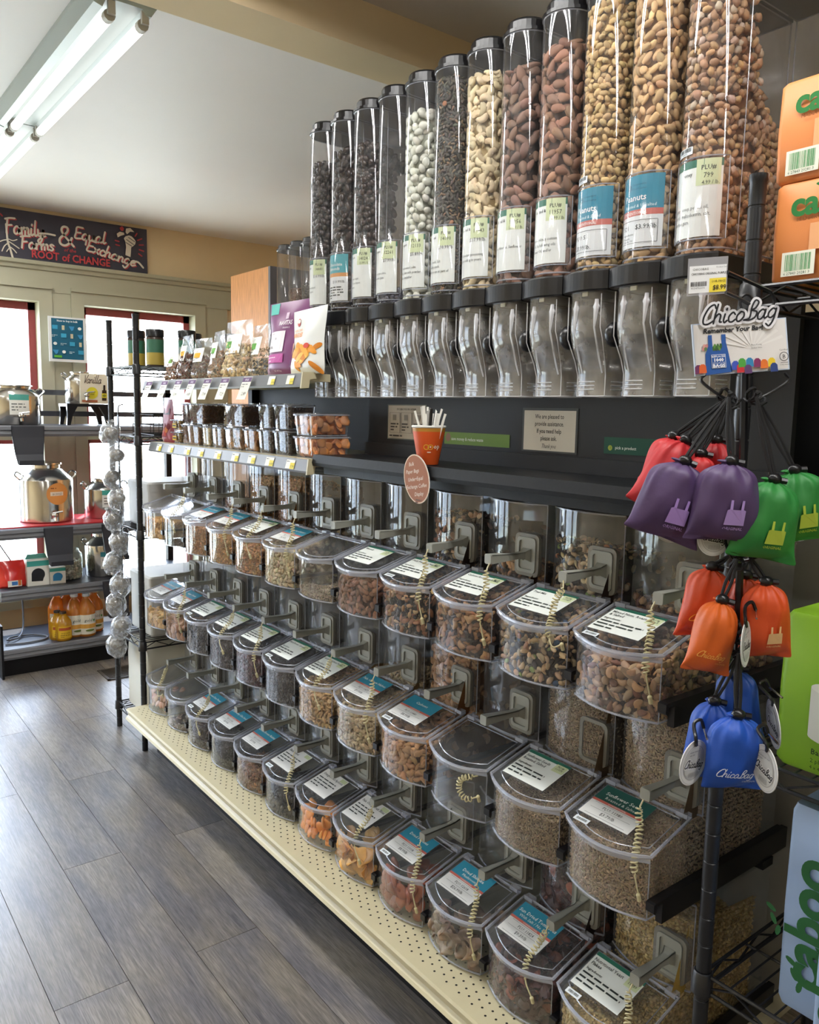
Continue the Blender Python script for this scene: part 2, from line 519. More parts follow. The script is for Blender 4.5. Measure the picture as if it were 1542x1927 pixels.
TPL = {
 'almond': [T_ell(.024, .0135, .0085, 8, 7, .28, .02, s) for s in range(3)],
 'cashew': [T_bend(.0165, .0056, 2.9, 7, 7, False, .05, s) for s in range(3)] + [T_bend(.0165, .0052, 2.4, 7, 7, True, .05, 9)],
 'cashewbit': [T_bend(.014, .0042, 2.4, 6, 5, True, .1, s) for s in range(2)] + [T_ell(.014, .01, .008, 6, 4, 0, .14, s) for s in range(2)],
 'peanut': [T_ell(.017, .0095, .009, 8, 6, .08, .03, s) for s in range(2)] + [T_ell(.0165, .0095, .0048, 7, 5, .05, .03, 5)],
 'nutlet': [T_ell(.0125, .009, .0085, 6, 5, .1, .05, s) for s in range(2)] + [T_ell(.0125, .009, .0045, 6, 4, .05, .05, 5)],
 'sugarnut': [T_ell(.014, .0115, .0105, 7, 5, .05, .12, s) for s in range(4)],
 'bean': [T_ell(.0185, .0145, .013, 8, 6, .1, .02, s) for s in range(3)],
 'ball': [T_ell(.0145, .0135, .0125, 8, 6, 0, .02, s) for s in range(2)],
 'choc': [T_ell(.022, .014, .0125, 8, 6, .12, .03, s) for s in range(3)],
 'pepita': [T_ell(.0125, .0065, .0028, 6, 4, .3, .05, s) for s in range(3)],
 'seed': [T_ell(.0078, .0042, .0024, 5, 4, .3, .05, s) for s in range(3)],
 'crumb': [T_ell(.010, .008, .0065, 5, 4, 0, .22, s) for s in range(5)],
 'cluster': [T_ell(.022, .017, .014, 6, 5, 0, .24, s) for s in range(5)],
 'raisin': [T_ell(.0155, .0105, .0075, 7, 5, .1, .2, s) for s in range(4)],
 'chia': [T_ell(.006, .0045, .0035, 5, 3, 0, .1, s) for s in range(3)],
 'flake': [T_slice(.011, .008, .0012, .35, s, 2, 2) for s in range(4)],
 'chip': [T_slice(.034, .028, .0026, .5, s, 5, 4) for s in range(5)],
 'chunk': [T_ell(.036, .027, .022, 8, 6, 0, .17, s) for s in range(5)],
 'stick': [T_ell(.042, .006, .0045, 5, 4, 0, .1, s) for s in range(3)],
 'cap': [T_slice(.038, .034, .008, 1.0, s, 7, 6) for s in range(4)],
 'pit': [T_slice(.036, .033, .011, .18, s, 6, 5) for s in range(4)],
 'candy': [T_ell(.0125, .0125, .0065, 8, 5)],
 'brazil': [T_ell(.034, .016, .015, 7, 6, .1, .06, s) for s in range(2)],
 'filbert': [T_ell(.0165, .0155, .015, 8, 6, .1, .03, 0)],
}
def scatter(P, N, comps, seed, tilt=.45, sink=0.0):
    """comps: (template list name, share, colour, colour spread, scale)."""
    r = np.random.default_rng(seed); n = len(P)
    share = np.array([c[1] for c in comps], float); share /= share.sum()
    pick = r.choice(len(comps), n, p=share)
    VV, FF, CC = [], [], []; base = 0
    for ci, (tn, _, col, spread, sc) in enumerate(comps):
        tl = TPL[tn]
        which = r.integers(0, len(tl), n)
        col = np.array(lin(col)); col = col * .84 + .16 * float(col @ np.array([.3, .55, .15]))
        for ti, (tv, tf) in enumerate(tl):
            idx = np.where((pick == ci) & (which == ti))[0]
            k = len(idx)
            if not k: continue
            nn = N[idx] + r.normal(0, tilt, (k, 3)); nn /= np.linalg.norm(nn, axis=1, keepdims=True)
            h = r.normal(0, 1, (k, 3)); t = h - nn * (h * nn).sum(1, keepdims=True); t /= np.linalg.norm(t, axis=1, keepdims=True)
            b = np.cross(nn, t)
            s = sc * r.uniform(.85, 1.13, (k, 1, 1))
            V = (t[:, None, :] * tv[None, :, 0:1] + b[:, None, :] * tv[None, :, 1:2] + nn[:, None, :] * tv[None, :, 2:3]) * s + P[idx][:, None, :] - N[idx][:, None, :] * sink
            nv = len(tv)
            F = tf[None] + (base + np.arange(k) * nv)[:, None, None]
            c = col[None] * np.exp(r.normal(0, spread, (k, 1))) * (1 + r.normal(0, spread * .25, (k, 3)))
            VV.append(V.reshape(-1, 3)); FF.append(F.reshape(-1, 3)); CC.append(np.repeat(np.clip(c, 0, 1), nv, axis=0))
            base += k * nv
    return np.concatenate(VV), np.concatenate(FF), np.concatenate(CC)
def np_mesh(name, V, F, C, material):
    me = bpy.data.meshes.new(name)
    me.vertices.add(len(V)); me.vertices.foreach_set('co', V.astype(np.float32).ravel())
    me.loops.add(F.size); me.loops.foreach_set('vertex_index', F.astype(np.int32).ravel())
    me.polygons.add(len(F)); me.polygons.foreach_set('loop_start', np.arange(0, F.size, 3, dtype=np.int32))
    me.polygons.foreach_set('use_smooth', np.ones(len(F), bool))
    at = me.attributes.new('tint', 'FLOAT_COLOR', 'POINT')
    at.data.foreach_set('color', np.concatenate([C, np.ones((len(C), 1))], 1).astype(np.float32).ravel())
    me.materials.append(material)
    me.update(calc_edges=True)
    return me
def jgrid(fn, lu, lv, step, r, jit=.27):
    """Jittered samples of a patch FN(u, v) -> (point, normal) with LU x LV metres."""
    nu, nv = max(1, int(lu / step)), max(1, int(lv / step))
    P, N = [], []
    for j in range(nv):
        for i in range(nu):
            u = (i + .5 + (j % 2) * .5 - .25 + r.uniform(-jit, jit)) / nu; v = (j + .5 + r.uniform(-jit, jit)) / nv
            p, n = fn(min(max(u, 0), 1), min(max(v, 0), 1))
            P.append(p); N.append(n)
    return P, N
def merge(parts):
    VV, FF, CC, b = [], [], [], 0
    for V, F, C in parts:
        VV.append(V); FF.append(F + b); CC.append(C); b += len(V)
    return np.concatenate(VV), np.concatenate(FF), np.concatenate(CC)
def core_grid(fn, nu, nv, col):
    V = np.array([fn(i / nu, j / nv)[0] for j in range(nv + 1) for i in range(nu + 1)])
    F = []
    for j in range(nv):
        for i in range(nu):
            p = j * (nu + 1) + i
            F += [(p, p + 1, p + nu + 2), (p, p + nu + 2, p + nu + 1)]
    return V, np.array(F), np.tile(np.array(lin(col)), (len(V), 1))

# ================================================================ materials
M_wall = mat('tan_paint', '#e2cda6', .75, noise=.04, nscale=3, bump=.05)
M_ceil = mat('ceiling_paint', '#e4e0de', .55, noise=.02, nscale=1.5)
M_green = mat('sage_trim_paint', '#aaa892', .45, noise=.04, nscale=6)
M_red = mat('red_sash_paint', '#8f3b3d', .5, noise=.08, nscale=8)
M_black = mat('black_powder_coat', '#0e0f12', .5, spec=.3, noise=.15, nscale=90, bump=.08)
M_blackpl = mat('black_plastic', '#141417', .28)
M_dark = mat('charcoal_panel', '#1a1b1e', .6, noise=.06, nscale=12)
M_beige = mat('almond_enamel', '#c4bb9a', .42, noise=.03, nscale=12)
M_greyback = mat('grey_pegboard', '#8d897d', .6, noise=.05, nscale=8)
M_steel = mat('stainless_steel', '#c9c6c0', .16, metal=1.0)
M_wire = mat('black_epoxy_wire', '#1c1d20', .32)
M_grey = mat('grey_plastic', '#94958c', .42)
M_greydk = mat('grey_plastic_dark', '#7b7970', .48)
M_cord = mat('tan_cord', '#cdc49a', .5)
M_white = mat('white_plastic', '#e8e8e4', .4)
M_paper = mat('white_paper', '#e6e4dc', .8)
M_clear = clear('clear_acrylic', haze=.035, rough=.05, dust=.09, dscale=25)
M_lid = clear('clear_lid', (.93, .94, .97), haze=.05, rough=.10, dust=.05, dscale=12)
M_rim = clear('milky_rim', (.86, .88, .93), haze=.30, rough=.15, hazecol=(.74, .77, .86))
M_tube = clear('clear_tube', (.97, .97, .98), haze=.03, rough=.04, dust=.05, dscale=30)
M_spout = clear('clear_spout', (.93, .92, .91), haze=.11, rough=.08, dust=.34, dscale=20, hazecol=(.88, .86, .82))
M_film = clear('clear_film', (.97, .97, .97), haze=.06, rough=.12, gloss=1.0)
M_glass = clear('window_glass', (.97, .98, .98), haze=0.0, rough=.01)

def plank_material():
    m, nt, b = new_mat('grey_oak_vinyl')
    L = nt.links.new
    tcn = nt.nodes.new('ShaderNodeTexCoord'); oi = nt.nodes.new('ShaderNodeObjectInfo')
    off = nt.nodes.new('ShaderNodeVectorMath'); off.operation = 'MULTIPLY_ADD'
    comb = nt.nodes.new('ShaderNodeCombineXYZ')
    L(oi.outputs['Random'], comb.inputs[0]); L(oi.outputs['Random'], comb.inputs[1])
    off.inputs[1].default_value = (37, 53, 0); L(comb.outputs[0], off.inputs[0]); L(tcn.outputs['Object'], off.inputs[2])
    mp = nt.nodes.new('ShaderNodeMapping'); mp.inputs['Scale'].default_value = (1, .045, 1); L(off.outputs[0], mp.inputs[0])
    n1 = nt.nodes.new('ShaderNodeTexNoise'); n1.inputs['Scale'].default_value = 90; n1.inputs['Detail'].default_value = 6; n1.inputs['Distortion'].default_value = 1.2; L(mp.outputs[0], n1.inputs['Vector'])
    mp2 = nt.nodes.new('ShaderNodeMapping'); mp2.inputs['Scale'].default_value = (1, .3, 1); L(off.outputs[0], mp2.inputs[0])
    n2 = nt.nodes.new('ShaderNodeTexNoise'); n2.inputs['Scale'].default_value = 9; n2.inputs['Detail'].default_value = 3; L(mp2.outputs[0], n2.inputs['Vector'])
    r1 = nt.nodes.new('ShaderNodeValToRGB')
    e = r1.color_ramp.elements
    e[0].position = .32; e[0].color = (*lin('#55514e'), 1)
    e[1].position = .68; e[1].color = (*lin('#8f8983'), 1)
    L(n1.outputs[0], r1.inputs[0])
    r2 = nt.nodes.new('ShaderNodeValToRGB')
    e = r2.color_ramp.elements
    e[0].position = .38; e[0].color = (*lin('#62626c'), 1)
    e[1].position = .64; e[1].color = (*lin('#90877a'), 1)
    L(n2.outputs[0], r2.inputs[0])
    mx = nt.nodes.new('ShaderNodeMix'); mx.data_type = 'RGBA'; mx.inputs[0].default_value = .5
    L(r1.outputs[0], mx.inputs[6]); L(r2.outputs[0], mx.inputs[7])
    mp3 = nt.nodes.new('ShaderNodeMapping'); mp3.inputs['Scale'].default_value = (1, .06, 1); L(off.outputs[0], mp3.inputs[0])
    n3 = nt.nodes.new('ShaderNodeTexNoise'); n3.inputs['Scale'].default_value = 330; n3.inputs['Detail'].default_value = 3; L(mp3.outputs[0], n3.inputs['Vector'])
    r3 = nt.nodes.new('ShaderNodeMapRange'); r3.inputs[1].default_value = .38; r3.inputs[2].default_value = .6; r3.inputs[3].default_value = .72; r3.inputs[4].default_value = 1.08
    L(n3.outputs[0], r3.inputs[0])
    mg = nt.nodes.new('ShaderNodeMix'); mg.data_type = 'RGBA'; mg.blend_type = 'MULTIPLY'; mg.inputs[0].default_value = 1.0
    L(mx.outputs[2], mg.inputs[6]); L(r3.outputs[0], mg.inputs[7]); mx = mg
    hs = nt.nodes.new('ShaderNodeHueSaturation')
    mr = nt.nodes.new('ShaderNodeMapRange'); mr.inputs[3].default_value = .82; mr.inputs[4].default_value = 1.15
    L(oi.outputs['Random'], mr.inputs[0]); L(mr.outputs[0], hs.inputs['Value']); L(mx.outputs[2], hs.inputs['Color'])
    L(hs.outputs[0], b.inputs['Base Color'])
    b.inputs['Roughness'].default_value = .32
    bp = nt.nodes.new('ShaderNodeBump'); bp.inputs['Strength'].default_value = .12; bp.inputs['Distance'].default_value = .002
    L(n1.outputs[0], bp.inputs['Height']); L(bp.outputs[0], b.inputs['Normal'])
    return m
M_plank = plank_material()
M_wood = mat('orange_wood', '#c98d55', .5, noise=.18, nscale=18, stretch=(6, 6, .7))

# ================================================================ the room
H = 2.65; YB = 5.30; XR = 3.4; XL = -3.2; YF = -3.0
fl = struct(MB().box(XL, XR, YF, YB, -.08, -.004).build('floor', mat('floor_joint', '#2e2c2b', .8)))
pw, pl = .186, 1.274
pm = MB()
b = .0009
top = [(b, b), (pw - b, b), (pw - b, pl - b), (b, pl - b)]
pm.add([(0, 0, -.004), (pw, 0, -.004), (pw, pl, -.004), (0, pl, -.004), (b, b, -.003), (pw - b, b, -.003), (pw - b, pl - b, -.003), (b, pl - b, -.003)] + [(x, y, 0) for x, y in top],
       [(0, 1, 5, 4), (1, 2, 6, 5), (2, 3, 7, 6), (3, 0, 4, 7), (4, 5, 9, 8), (5, 6, 10, 9), (6, 7, 11, 10), (7, 4, 8, 11), (8, 9, 10, 11)])
plank_me = pm.mesh('plank', M_plank)
for c in range(-22, 9):
    x0 = .814 + c * pw
    off_ = 1.972 if c % 2 == 0 else 2.602
    for k in range(-3, 4):
        y0 = off_ + k * pl
        if y0 + pl < -.9 or y0 + pl > YB + 1.2 or y0 > YB - .05: continue
        o = put('plank', plank_me, fl, (x0, y0, 0))
        if y0 + pl > YB: o.scale = (1, (YB - y0) / pl, 1)
struct(MB().box(XL - .15, XR + .15, YF - .15, YB + .15, H, H + .12).build('ceiling', M_ceil))
struct(MB().box(XL - .15, XL, YF, YB, 0, H).build('wall_left', M_wall))
struct(MB().box(XR, XR + .15, YF, YB, 0, H).build('wall_right', M_wall))
struct(MB().box(XL - .15, XR + .15, YF - .15, YF, 0, H).build('wall_front', M_wall))
# back wall with window openings: (x0, x1, z0, z1)
OPEN = [(-2.55, -1.55, .34, 2.14), (-1.30, -.02, .34, 2.14), (.23, 1.27, .34, 2.14), (1.49, 2.25, .34, 2.14)]
wb = MB()
xs = XL
for x0, x1, z0, z1 in OPEN:
    wb.box(xs, x0, YB, YB + .16, 0, H); wb.box(x0, x1, YB, YB + .16, 0, z0); wb.box(x0, x1, YB, YB + .16, z1, H)
    xs = x1
wb.box(xs, XR, YB, YB + .16, 0, H)
struct(wb.build('wall_back', M_wall))
# green casing over the window group
tm = MB()
tm.prism([(YB - .035, 2.17), (YB - .035, 2.29), (YB - .05, 2.295), (YB - .055, 2.315), (YB - .075, 2.32), (YB - .08, 2.34), (YB - .01, 2.345), (YB, 2.345), (YB, 2.17)], -2.75, 2.50, 'x')
for xa, xb in ((-2.75, -2.6), (-1.5, -1.35), (.03, .18), (1.315, 1.445), (2.29, 2.47)):
    tm.box(xa, xb, YB - .03, YB, .30, 2.17)
tm.box(-2.78, 2.50, YB - .09, YB, .26, .31)
struct(tm.build('trim_1', M_green))
cols_ = [2, 2, 1, 2]
for n, (x0, x1, z0, z1) in enumerate(OPEN):
    fr = MB()
    e = .055
    fr.box(x0 - e, x0 + .02, YB - .045, YB + .12, z0 + .02, z1 - .03); fr.box(x1 - .02, x1 + e, YB - .045, YB + .12, z0 + .02, z1 - .03)
    fr.box(x0 - e, x1 + e, YB - .045, YB + .12, z1 - .03, z1 + .045)
    fr.box(x0 - e, x1 + e, YB - .06, YB - .03, z1 + .045, z1 + .065)
    fr.box(x0 - e, x1 + e, YB - .07, YB + .12, z0 - .04, z0 + .02)
    wo = struct(fr.build('window_%d' % (n + 1), M_green))
    sh = MB()
    xa, xb = x0 + .02, x1 - .02
    for q, (za, zb) in enumerate(((z0 + .02, 1.30), (1.30, z1 - .03))):
        t = .04
        sh.box(xa, xa + t, YB + .06, YB + .10, za, zb, 1); sh.box(xb - t, xb, YB + .06, YB + .10, za, zb, 1)
        sh.box(xa, xb, YB + .06, YB + .10, zb - .045, zb, 1); sh.box(xa, xb, YB + .06, YB + .10, za, za + .04, 0)
    sh.box(xa, xb, YB + .03, YB + .06, 1.28, 1.33, 0)
    if cols_[n] == 2:
        xm = (xa + xb) / 2
        sh.box(xm - .02, xm + .02, YB + .06, YB + .10, z0 + .02, z1 - .03, 0)
    sh.build('sash', [M_green, M_red], wo)
    xm = (xa + xb) / 2
    for za, zb in ((z0 + .05, 1.29), (1.31, z1 - .06)):
        for pa, pb in (((xa + .03, xb - .03),) if cols_[n] == 1 else ((xa + .03, xm - .015), (xm + .015, xb - .03))):
            MB().add([(pa, YB + .08, za), (pb, YB + .08, za), (pb, YB + .08, zb), (pa, YB + .08, zb)], [(0, 1, 2, 3)]).build('pane', M_glass, wo)
# ceiling beam across the aisle
bm = MB(); bm.box(XL, XR, 2.02, 2.185, 2.525, H)
struct(bm.build('trim_2', M_wall))
bb = MB(); bb.box(XL, XR, YB - .015, YB, 0, .1)
struct(bb.build('baseboard_back', M_green))
# outside
og = MB(); og.box(-14, 14, YB + .2, 30, -.7, -.5)
struct(og.build('ground_outside', mat('pale_ground', '#cbc7b2', .9, noise=.25, nscale=2.5)))
struct(MB().box(-12, -.6, 12, 12.3, -.5, 3.2).build('wall_outside', mat('pale_siding', '#b9bcc0', .8, noise=.05, nscale=2)))

# ---- fluorescent fixture
M_lampw = mat('white_enamel', '#a3adaa', .35)
M_holder = mat('lamp_holder', '#b9b5ac', .5)
def ceiling_light(x, ya, yb, label, group):
    t = thing('ceiling_light', label, 'light', (x, (ya + yb) / 2, H), group=group)
    L = (yb - ya) / 2
    MB().prism([(-.10, -.012), (-.085, -.055), (-.062, -.062), (-.05, -.035), (.05, -.035), (.062, -.05), (.075, -.05), (.10, -.012), (.10, 0), (-.10, 0)], -L, L, 'y').build('housing', M_lampw, t)
    for dx in (-.034, .060):
        c = [(dx, -L + .03, -.066), (dx, L - .03, -.066)]
        MB().tube(c, .0155, 14).build('fluorescent_tube', emit('tube_glow', (1.0, .985, .96), TUBE_GLOW), t)
        ld = bpy.data.lights.new('tube_light', 'AREA'); ld.shape = 'RECTANGLE'; ld.size = .026; ld.size_y = 2 * L - .1
        ld.energy = LAMP_WATTS; ld.color = (1.0, .985, .96)
        lo = bpy.data.objects.new('tube_light', ld); COL.objects.link(lo); lo.parent = t; lo.location = (dx, 0, -.0825)
        for s in (-1, 1):
            h = MB(); h.box(dx - .010, dx + .010, s * (L - .012) - .006, s * (L - .012) + .006, -.070, -.035)
            h.tube([(dx, s * (L - .05), -.066), (dx, s * (L - .026), -.066)], .0165, 10)
            h.build('lamp_holder', M_holder, t)
    return t
ceiling_light(.825, 2.40, 3.645, 'twin tube fluorescent fixture section nearest the tan beam', 'fluorescent fixtures over the aisle')
for ya, lb_ in ((1.10 - .46, 'over the near bins'), (-.62, 'over the camera aisle'), (-1.88, 'at the front of the store')):
    ceiling_light(.825, ya, ya + 1.245, 'twin tube fluorescent fixture ' + lb_, 'fluorescent fixtures over the aisle')
for ya, lb_ in ((-1.5, 'near the front wall'), (.6, 'in the middle'), (2.9, 'near the windows')):  # unseen row of fixtures, added to brighten the room
    ceiling_light(-1.6, ya, ya + 1.245, 'twin tube fluorescent fixture over the next aisle ' + lb_, 'fluorescent fixtures over the next aisle')
ceiling_light(.825, 3.655, 4.90, 'twin tube fluorescent fixture section nearer the banner wall', 'fluorescent fixtures over the aisle')

# ================================================================ shelving run (gondola)
GX = 1.70                       # back panel plane
Z0 = [.2147, .584, .957]        # base of bottom, middle and top bin rows
YN = [.80 + .214 * i for i in range(12)]
BW = .19
gon = thing('gondola_shelving', 'long black shelving unit with beige base deck carrying rows of clear bulk bins', 'shelving', (1.45, 2.0, 0))
def gl(mb, name, mats, parent=None):
    p = parent or gon
    o = mb.build(name, mats, p)
    if p is gon:
        o.location = (-1.45, -2.0, 0)
    return o
YE0, YE1 = .76, 3.345
d = MB()
d.box(1.10, GX, YE0, YE1, .195, .2125)
gl(d, 'base_deck', M_beige)
hm = MB()
for k in range(118):
    y = YE0 + .03 + k * .0215
    for q in range(8):
        x = 1.115 + q * .022 + (.011 if k % 2 else 0)
        hm.add([(x + .0031 * math.cos(2 * PI * a / 6), y + .0031 * math.sin(2 * PI * a / 6), .2129) for a in range(6)], [tuple(range(6))])
o = gl(hm, 'perforation', mat('hole_black', '#151412', .9)); o['kind'] = 'stuff'
lp = MB()
lp.prism([(1.10, .2125), (1.088, .2125), (1.084, .206), (1.092, .198), (1.092, .184), (1.084, .176), (1.080, .168), (1.087, .166), (1.10, .176)], YE0, YE1, 'y')
gl(lp, 'front_lip', M_beige)
k = MB(); k.box(1.205, 1.225, YE0 + .02, YE1 - .03, 0, .195); k.box(1.225, GX, YE1 - .05, YE1 - .03, 0, .195)
gl(k, 'kick_plate', M_black)
bk = MB(); bk.box(GX, GX + .03, -.30, YE1, .20, 1.27); bk.box(GX, GX + .03, -.30, YE1, 1.27, 1.72, 1)
gl(bk, 'back_panel', [M_greyback, M_dark])
for y in (.30, 2.05, YE1 - .03):
    up = MB(); up.box(GX - .04, GX, y - .018, y + .018, 0, 1.72)
    if y < 1:
        for q in range(34): up.box(GX - .0405, GX - .0395, y - .010, y + .010, .3 + q * .043, .325 + q * .043, 1)
    gl(up, 'upright', [M_black, mat('slot_shade', '#050505', .9)])
# rails that carry the bins
for r, z in enumerate(Z0):
    for i in range(12):
        rl = MB(); y1 = YN[i] - .003; y0 = y1 - .0175
        rl.prism([(1.183, z + .026), (1.178, z + .030), (1.178, z + .046), (1.184, z + .048), (1.64, z + .048), (1.64, z + .040), (1.186, z + .040), (1.186, z + .030)], y0, y1, 'y')
        if i == 0: rl.box(1.21, 1.66, y0 + .004, y1, z - .004, z + .041)
        gl(rl, 'bin_rail', M_blackpl)
    if r: # cross bars carrying the row
        cb = MB(); cb.box(1.56, 1.60, YE0 + .02, YE1, z - .022, z - .004)
        gl(cb, 'cross_bar', M_black)
# black counter section and its back panel
YS = 2.045
cs = MB()
cs.box(1.235, GX, .73, YS - .004, 1.345, 1.3665)
cs.prism([(1.225, 1.3685), (1.240, 1.3685), (1.240, 1.335), (1.222, 1.335), (1.219, 1.345)], .73, YS - .004, 'y')
cs.box(1.262, 1.29, .73, YS - .004, 1.31, 1.345)
gl(cs, 'counter_shelf', M_black)
pn = MB(); pn.box(1.44, 1.455, .73, 2.065, 1.3665, 1.742); pn.box(1.425, 1.44, .73, 2.065, 1.3665, 1.402)
gl(pn, 'counter_panel', M_dark)
M_rail = mat('grey_price_channel', '#74767a', .35)
def wall_shelf(name, xf, z, y0, y1, notch=None):
    s = MB()
    if notch: s.prism([(xf, y0), (notch[0], y0), (notch[0], notch[1]), (GX, notch[1]), (GX, y1), (xf, y1)], z - .022, z, 'z')
    else: s.box(xf, GX, y0, y1, z - .022, z)
    o = gl(s, name, M_beige)
    r = MB()
    r.prism([(xf - .006, z), (xf, z), (xf, z - .034), (xf - .013, z - .04), (xf - .016, z - .034)], y0, y1, 'y')
    r.build('price_channel', M_rail, o)
    e = MB(); e.prism([(xf - .012, z + .003), (xf + .05, z + .003), (xf + .05, z - .012), (xf + .012, z - .018), (xf + .008, z - .042), (xf - .018, z - .044)], y0 - .006, y0, 'y')
    e.build('end_cap', M_beige, o)
    return o
su = wall_shelf('shelf', 1.20, 1.603, YS, YE1, (1.285, 2.262))
sl = wall_shelf('shelf', 1.22, 1.352, YS, YE1)
lk = MB(); lk.box(GX - .01, GX, YS, YE1, 1.352, 1.72)
gl(lk, 'upper_back_panel', M_black)

# ================================================================ scoop bins (local: x back, y along the run, z up)
def arc_pts(x, n=10, bulge=.0275, y0=0.0, y1=BW):
    return [(x - bulge * (1 - (2 * t / n - 1) ** 2), y0 + (y1 - y0) * t / n) for t in range(n + 1)]
FZ, HX, HZ, HF, HT, BD = .117, .12, .155, .1625, .338, .445
def bin_meshes():
    b = MB()
    front = arc_pts(0)
    b.loft([[(x, y, .003) for x, y in front], [(x, y, FZ) for x, y in front]], closed=False)
    hop = arc_pts(HF)
    b.loft([[(x, y, HZ - .006) for x, y in hop], [(x, y, HT) for x, y in hop]], closed=False)
    for y in (0, BW):
        b.add([(0, y, .003), (BD, y, .003), (BD, y, HT), (HF, y, HT), (HF, y, HZ), (HX, y, HZ), (0, y, FZ)], [(0, 1, 2, 3, 4, 5, 6)])
    b.add([(BD, 0, .003), (BD, BW, .003), (BD, BW, HT), (BD, 0, HT)], [(0, 1, 2, 3)])
    b.add([(x, y, .003) for x, y in front] + [(BD, BW, .003), (BD, 0, .003)], [tuple(range(13))])
    b.add([(x, y, HT) for x, y in hop] + [(BD, BW, HT), (BD, 0, HT)], [tuple(range(13))])
    b.add([(HX, 0, HZ), (HX, BW, HZ)] + [(x, y, HZ) for x, y in hop][::-1], [tuple(range(13))])
    b.tube([(x, y, .004) for x, y in front], .0022, 5, 1)
    b.tube([(x - .0006, y, FZ - .002) for x, y in front], .0024, 5, 1)
    b.tube([(0, 0, .004), (.12, 0, .004)], .0018, 4, 1); b.tube([(0, 0, .004), (0, 0, FZ)], .0014, 4, 1)
    b.tube([(x, y, HZ) for x, y in hop], .0022, 5, 1); b.tube([(x, y, HT) for x, y in hop], .0026, 5, 1)
    b.tube([(HF, 0, HZ), (HF, 0, HT)], .0016, 4, 1)
    body = b.mesh('bin_body', [M_clear, M_rim])
    l = MB()
    sl_ = (HZ - FZ) / HX
    def Z(x): return FZ + .006 + (x + .03) * sl_ * .92
    a = arc_pts(-.006, 12, .030, -.005, BW + .005)
    out = a + [(HX - .004, BW + .004), (HX - .004, -.004)]
    n = len(out)
    l.add([(x, y, Z(x)) for x, y in out], [tuple(range(n))])
    l.tube([(x, y, Z(x)) for x, y in out], .0038, 6, 1, closed=True)
    ins = arc_pts(.010, 12, .028, .010, BW - .010) + [(HX - .016, BW - .010), (HX - .016, .010)]
    l.tube([(x, y, Z(x) + .001) for x, y in ins], .0013, 4, 1, closed=True)
    l.loft([[(x + .001, y, Z(x) - .012) for x, y in a], [(x, y, Z(x)) for x, y in a]], closed=False, mi=1)
    for y in (.012, BW - .012):
        l.box(HX - .010, HX + .006, y - .012, y + .012, Z(HX) - .004, Z(HX) + .005, 1)
    lid = l.mesh('bin_lid', [M_lid, M_rim])
    h = MB()
    cy, cz, x = .037, .222, .1385
    o_, i_ = rrect(.074, .098, .013, 4, cy, cz), rrect(.058, .082, .009, 4, cy, cz)
    n = len(o_)
    h.loft([[(x + .008, p, q) for p, q in o_], [(x, p, q) for p, q in o_], [(x, p, q) for p, q in i_], [(x + .02, p, q) for p, q in i_]], True, False, 0, False)
    h.add([(x + .008, p, q) for p, q in o_] + [(x + .034, p, q) for p, q in o_], [(i, (i + 1) % n, n + (i + 1) % n, n + i) for i in range(n)], 1)
    return body, lid, h.mesh('scoop_holder', [M_greydk, clear('holder_box', (.85, .85, .86), haze=.35, rough=.15, hazecol=(.42, .42, .42))]), Z
BODY, LID, HOLD, LZ = bin_meshes()
def scoop_meshes():
    p = MB()
    o_, i_ = rrect(.057, .081, .009, 4), rrect(.044, .066, .007, 4)
    p.loft([[(.004, a, b_) for a, b_ in o_], [(-.003, a, b_) for a, b_ in o_], [(-.003, a, b_) for a, b_ in i_], [(.0015, a, b_) for a, b_ in i_]], True, True, 0, False)
    h = MB()
    # open-topped tapering handle with a web flaring into the plate
    sec = [(.001, .013, .030), (-.012, .0085, .017), (-.03, .007, .013), (-.07, .0085, .0165), (-.112, .0105, .021)]
    for s in (-1, 1):
        h.loft([[(x, s * w_, -hh * .5), (x, s * w_, hh * .5), (x, s * (w_ - .0022), hh * .5), (x, s * (w_ - .0022), -hh * .5)] for x, w_, hh in sec], True, True, 0, False)
    h.loft([[(x, -w_, hh * .5 - .003), (x, w_, hh * .5 - .003), (x, w_, hh * .5), (x, -w_, hh * .5)] for x, w_, hh in sec], True, True, 0, False)
    h.prism(rrect(.021, .022, .004), -.116, -.110, 'x', 0, False)
    return p.mesh('scoop_plate', M_grey), h.mesh('scoop_handle', M_grey)
SPLATE, SHAND = scoop_meshes()
def coil(path, turns, r=.0062, wr=.0016, straight0=.08, straight1=.22, seed=0):
    P = spline(path, 10); S = [0.0]
    for a, b_ in zip(P, P[1:]): S.append(S[-1] + np.linalg.norm(b_ - a))
    tot = S[-1]; n = turns * 9; pts = []
    for q in range(n + 1):
        t = q / n; s = t * tot
        j = min(max(np.searchsorted(S, s) - 1, 0), len(P) - 2)
        f = (s - S[j]) / (S[j + 1] - S[j] + 1e-9); c = P[j] * (1 - f) + P[j + 1] * f
        d_ = P[j + 1] - P[j]; d_ = d_ / (np.linalg.norm(d_) + 1e-9)
        u = np.cross(d_, [1, .3, .1]); u /= np.linalg.norm(u); v = np.cross(d_, u)
        e = min(1, max(0, (t - straight0) / .05)) * min(1, max(0, (1 - straight1 - t) / .05))
        a = 2 * PI * turns * t
        pts.append(c + (u * math.cos(a) + v * math.sin(a)) * r * e)
    m = MB(); m.tube(pts, wr, 5)
    m.ball(P[-1], .0045, 8, 5); m.tube([P[-1], P[-1] + np.array([.004, 0, -.012])], .004, 7)
    return m.mesh('tether_cord', M_cord)
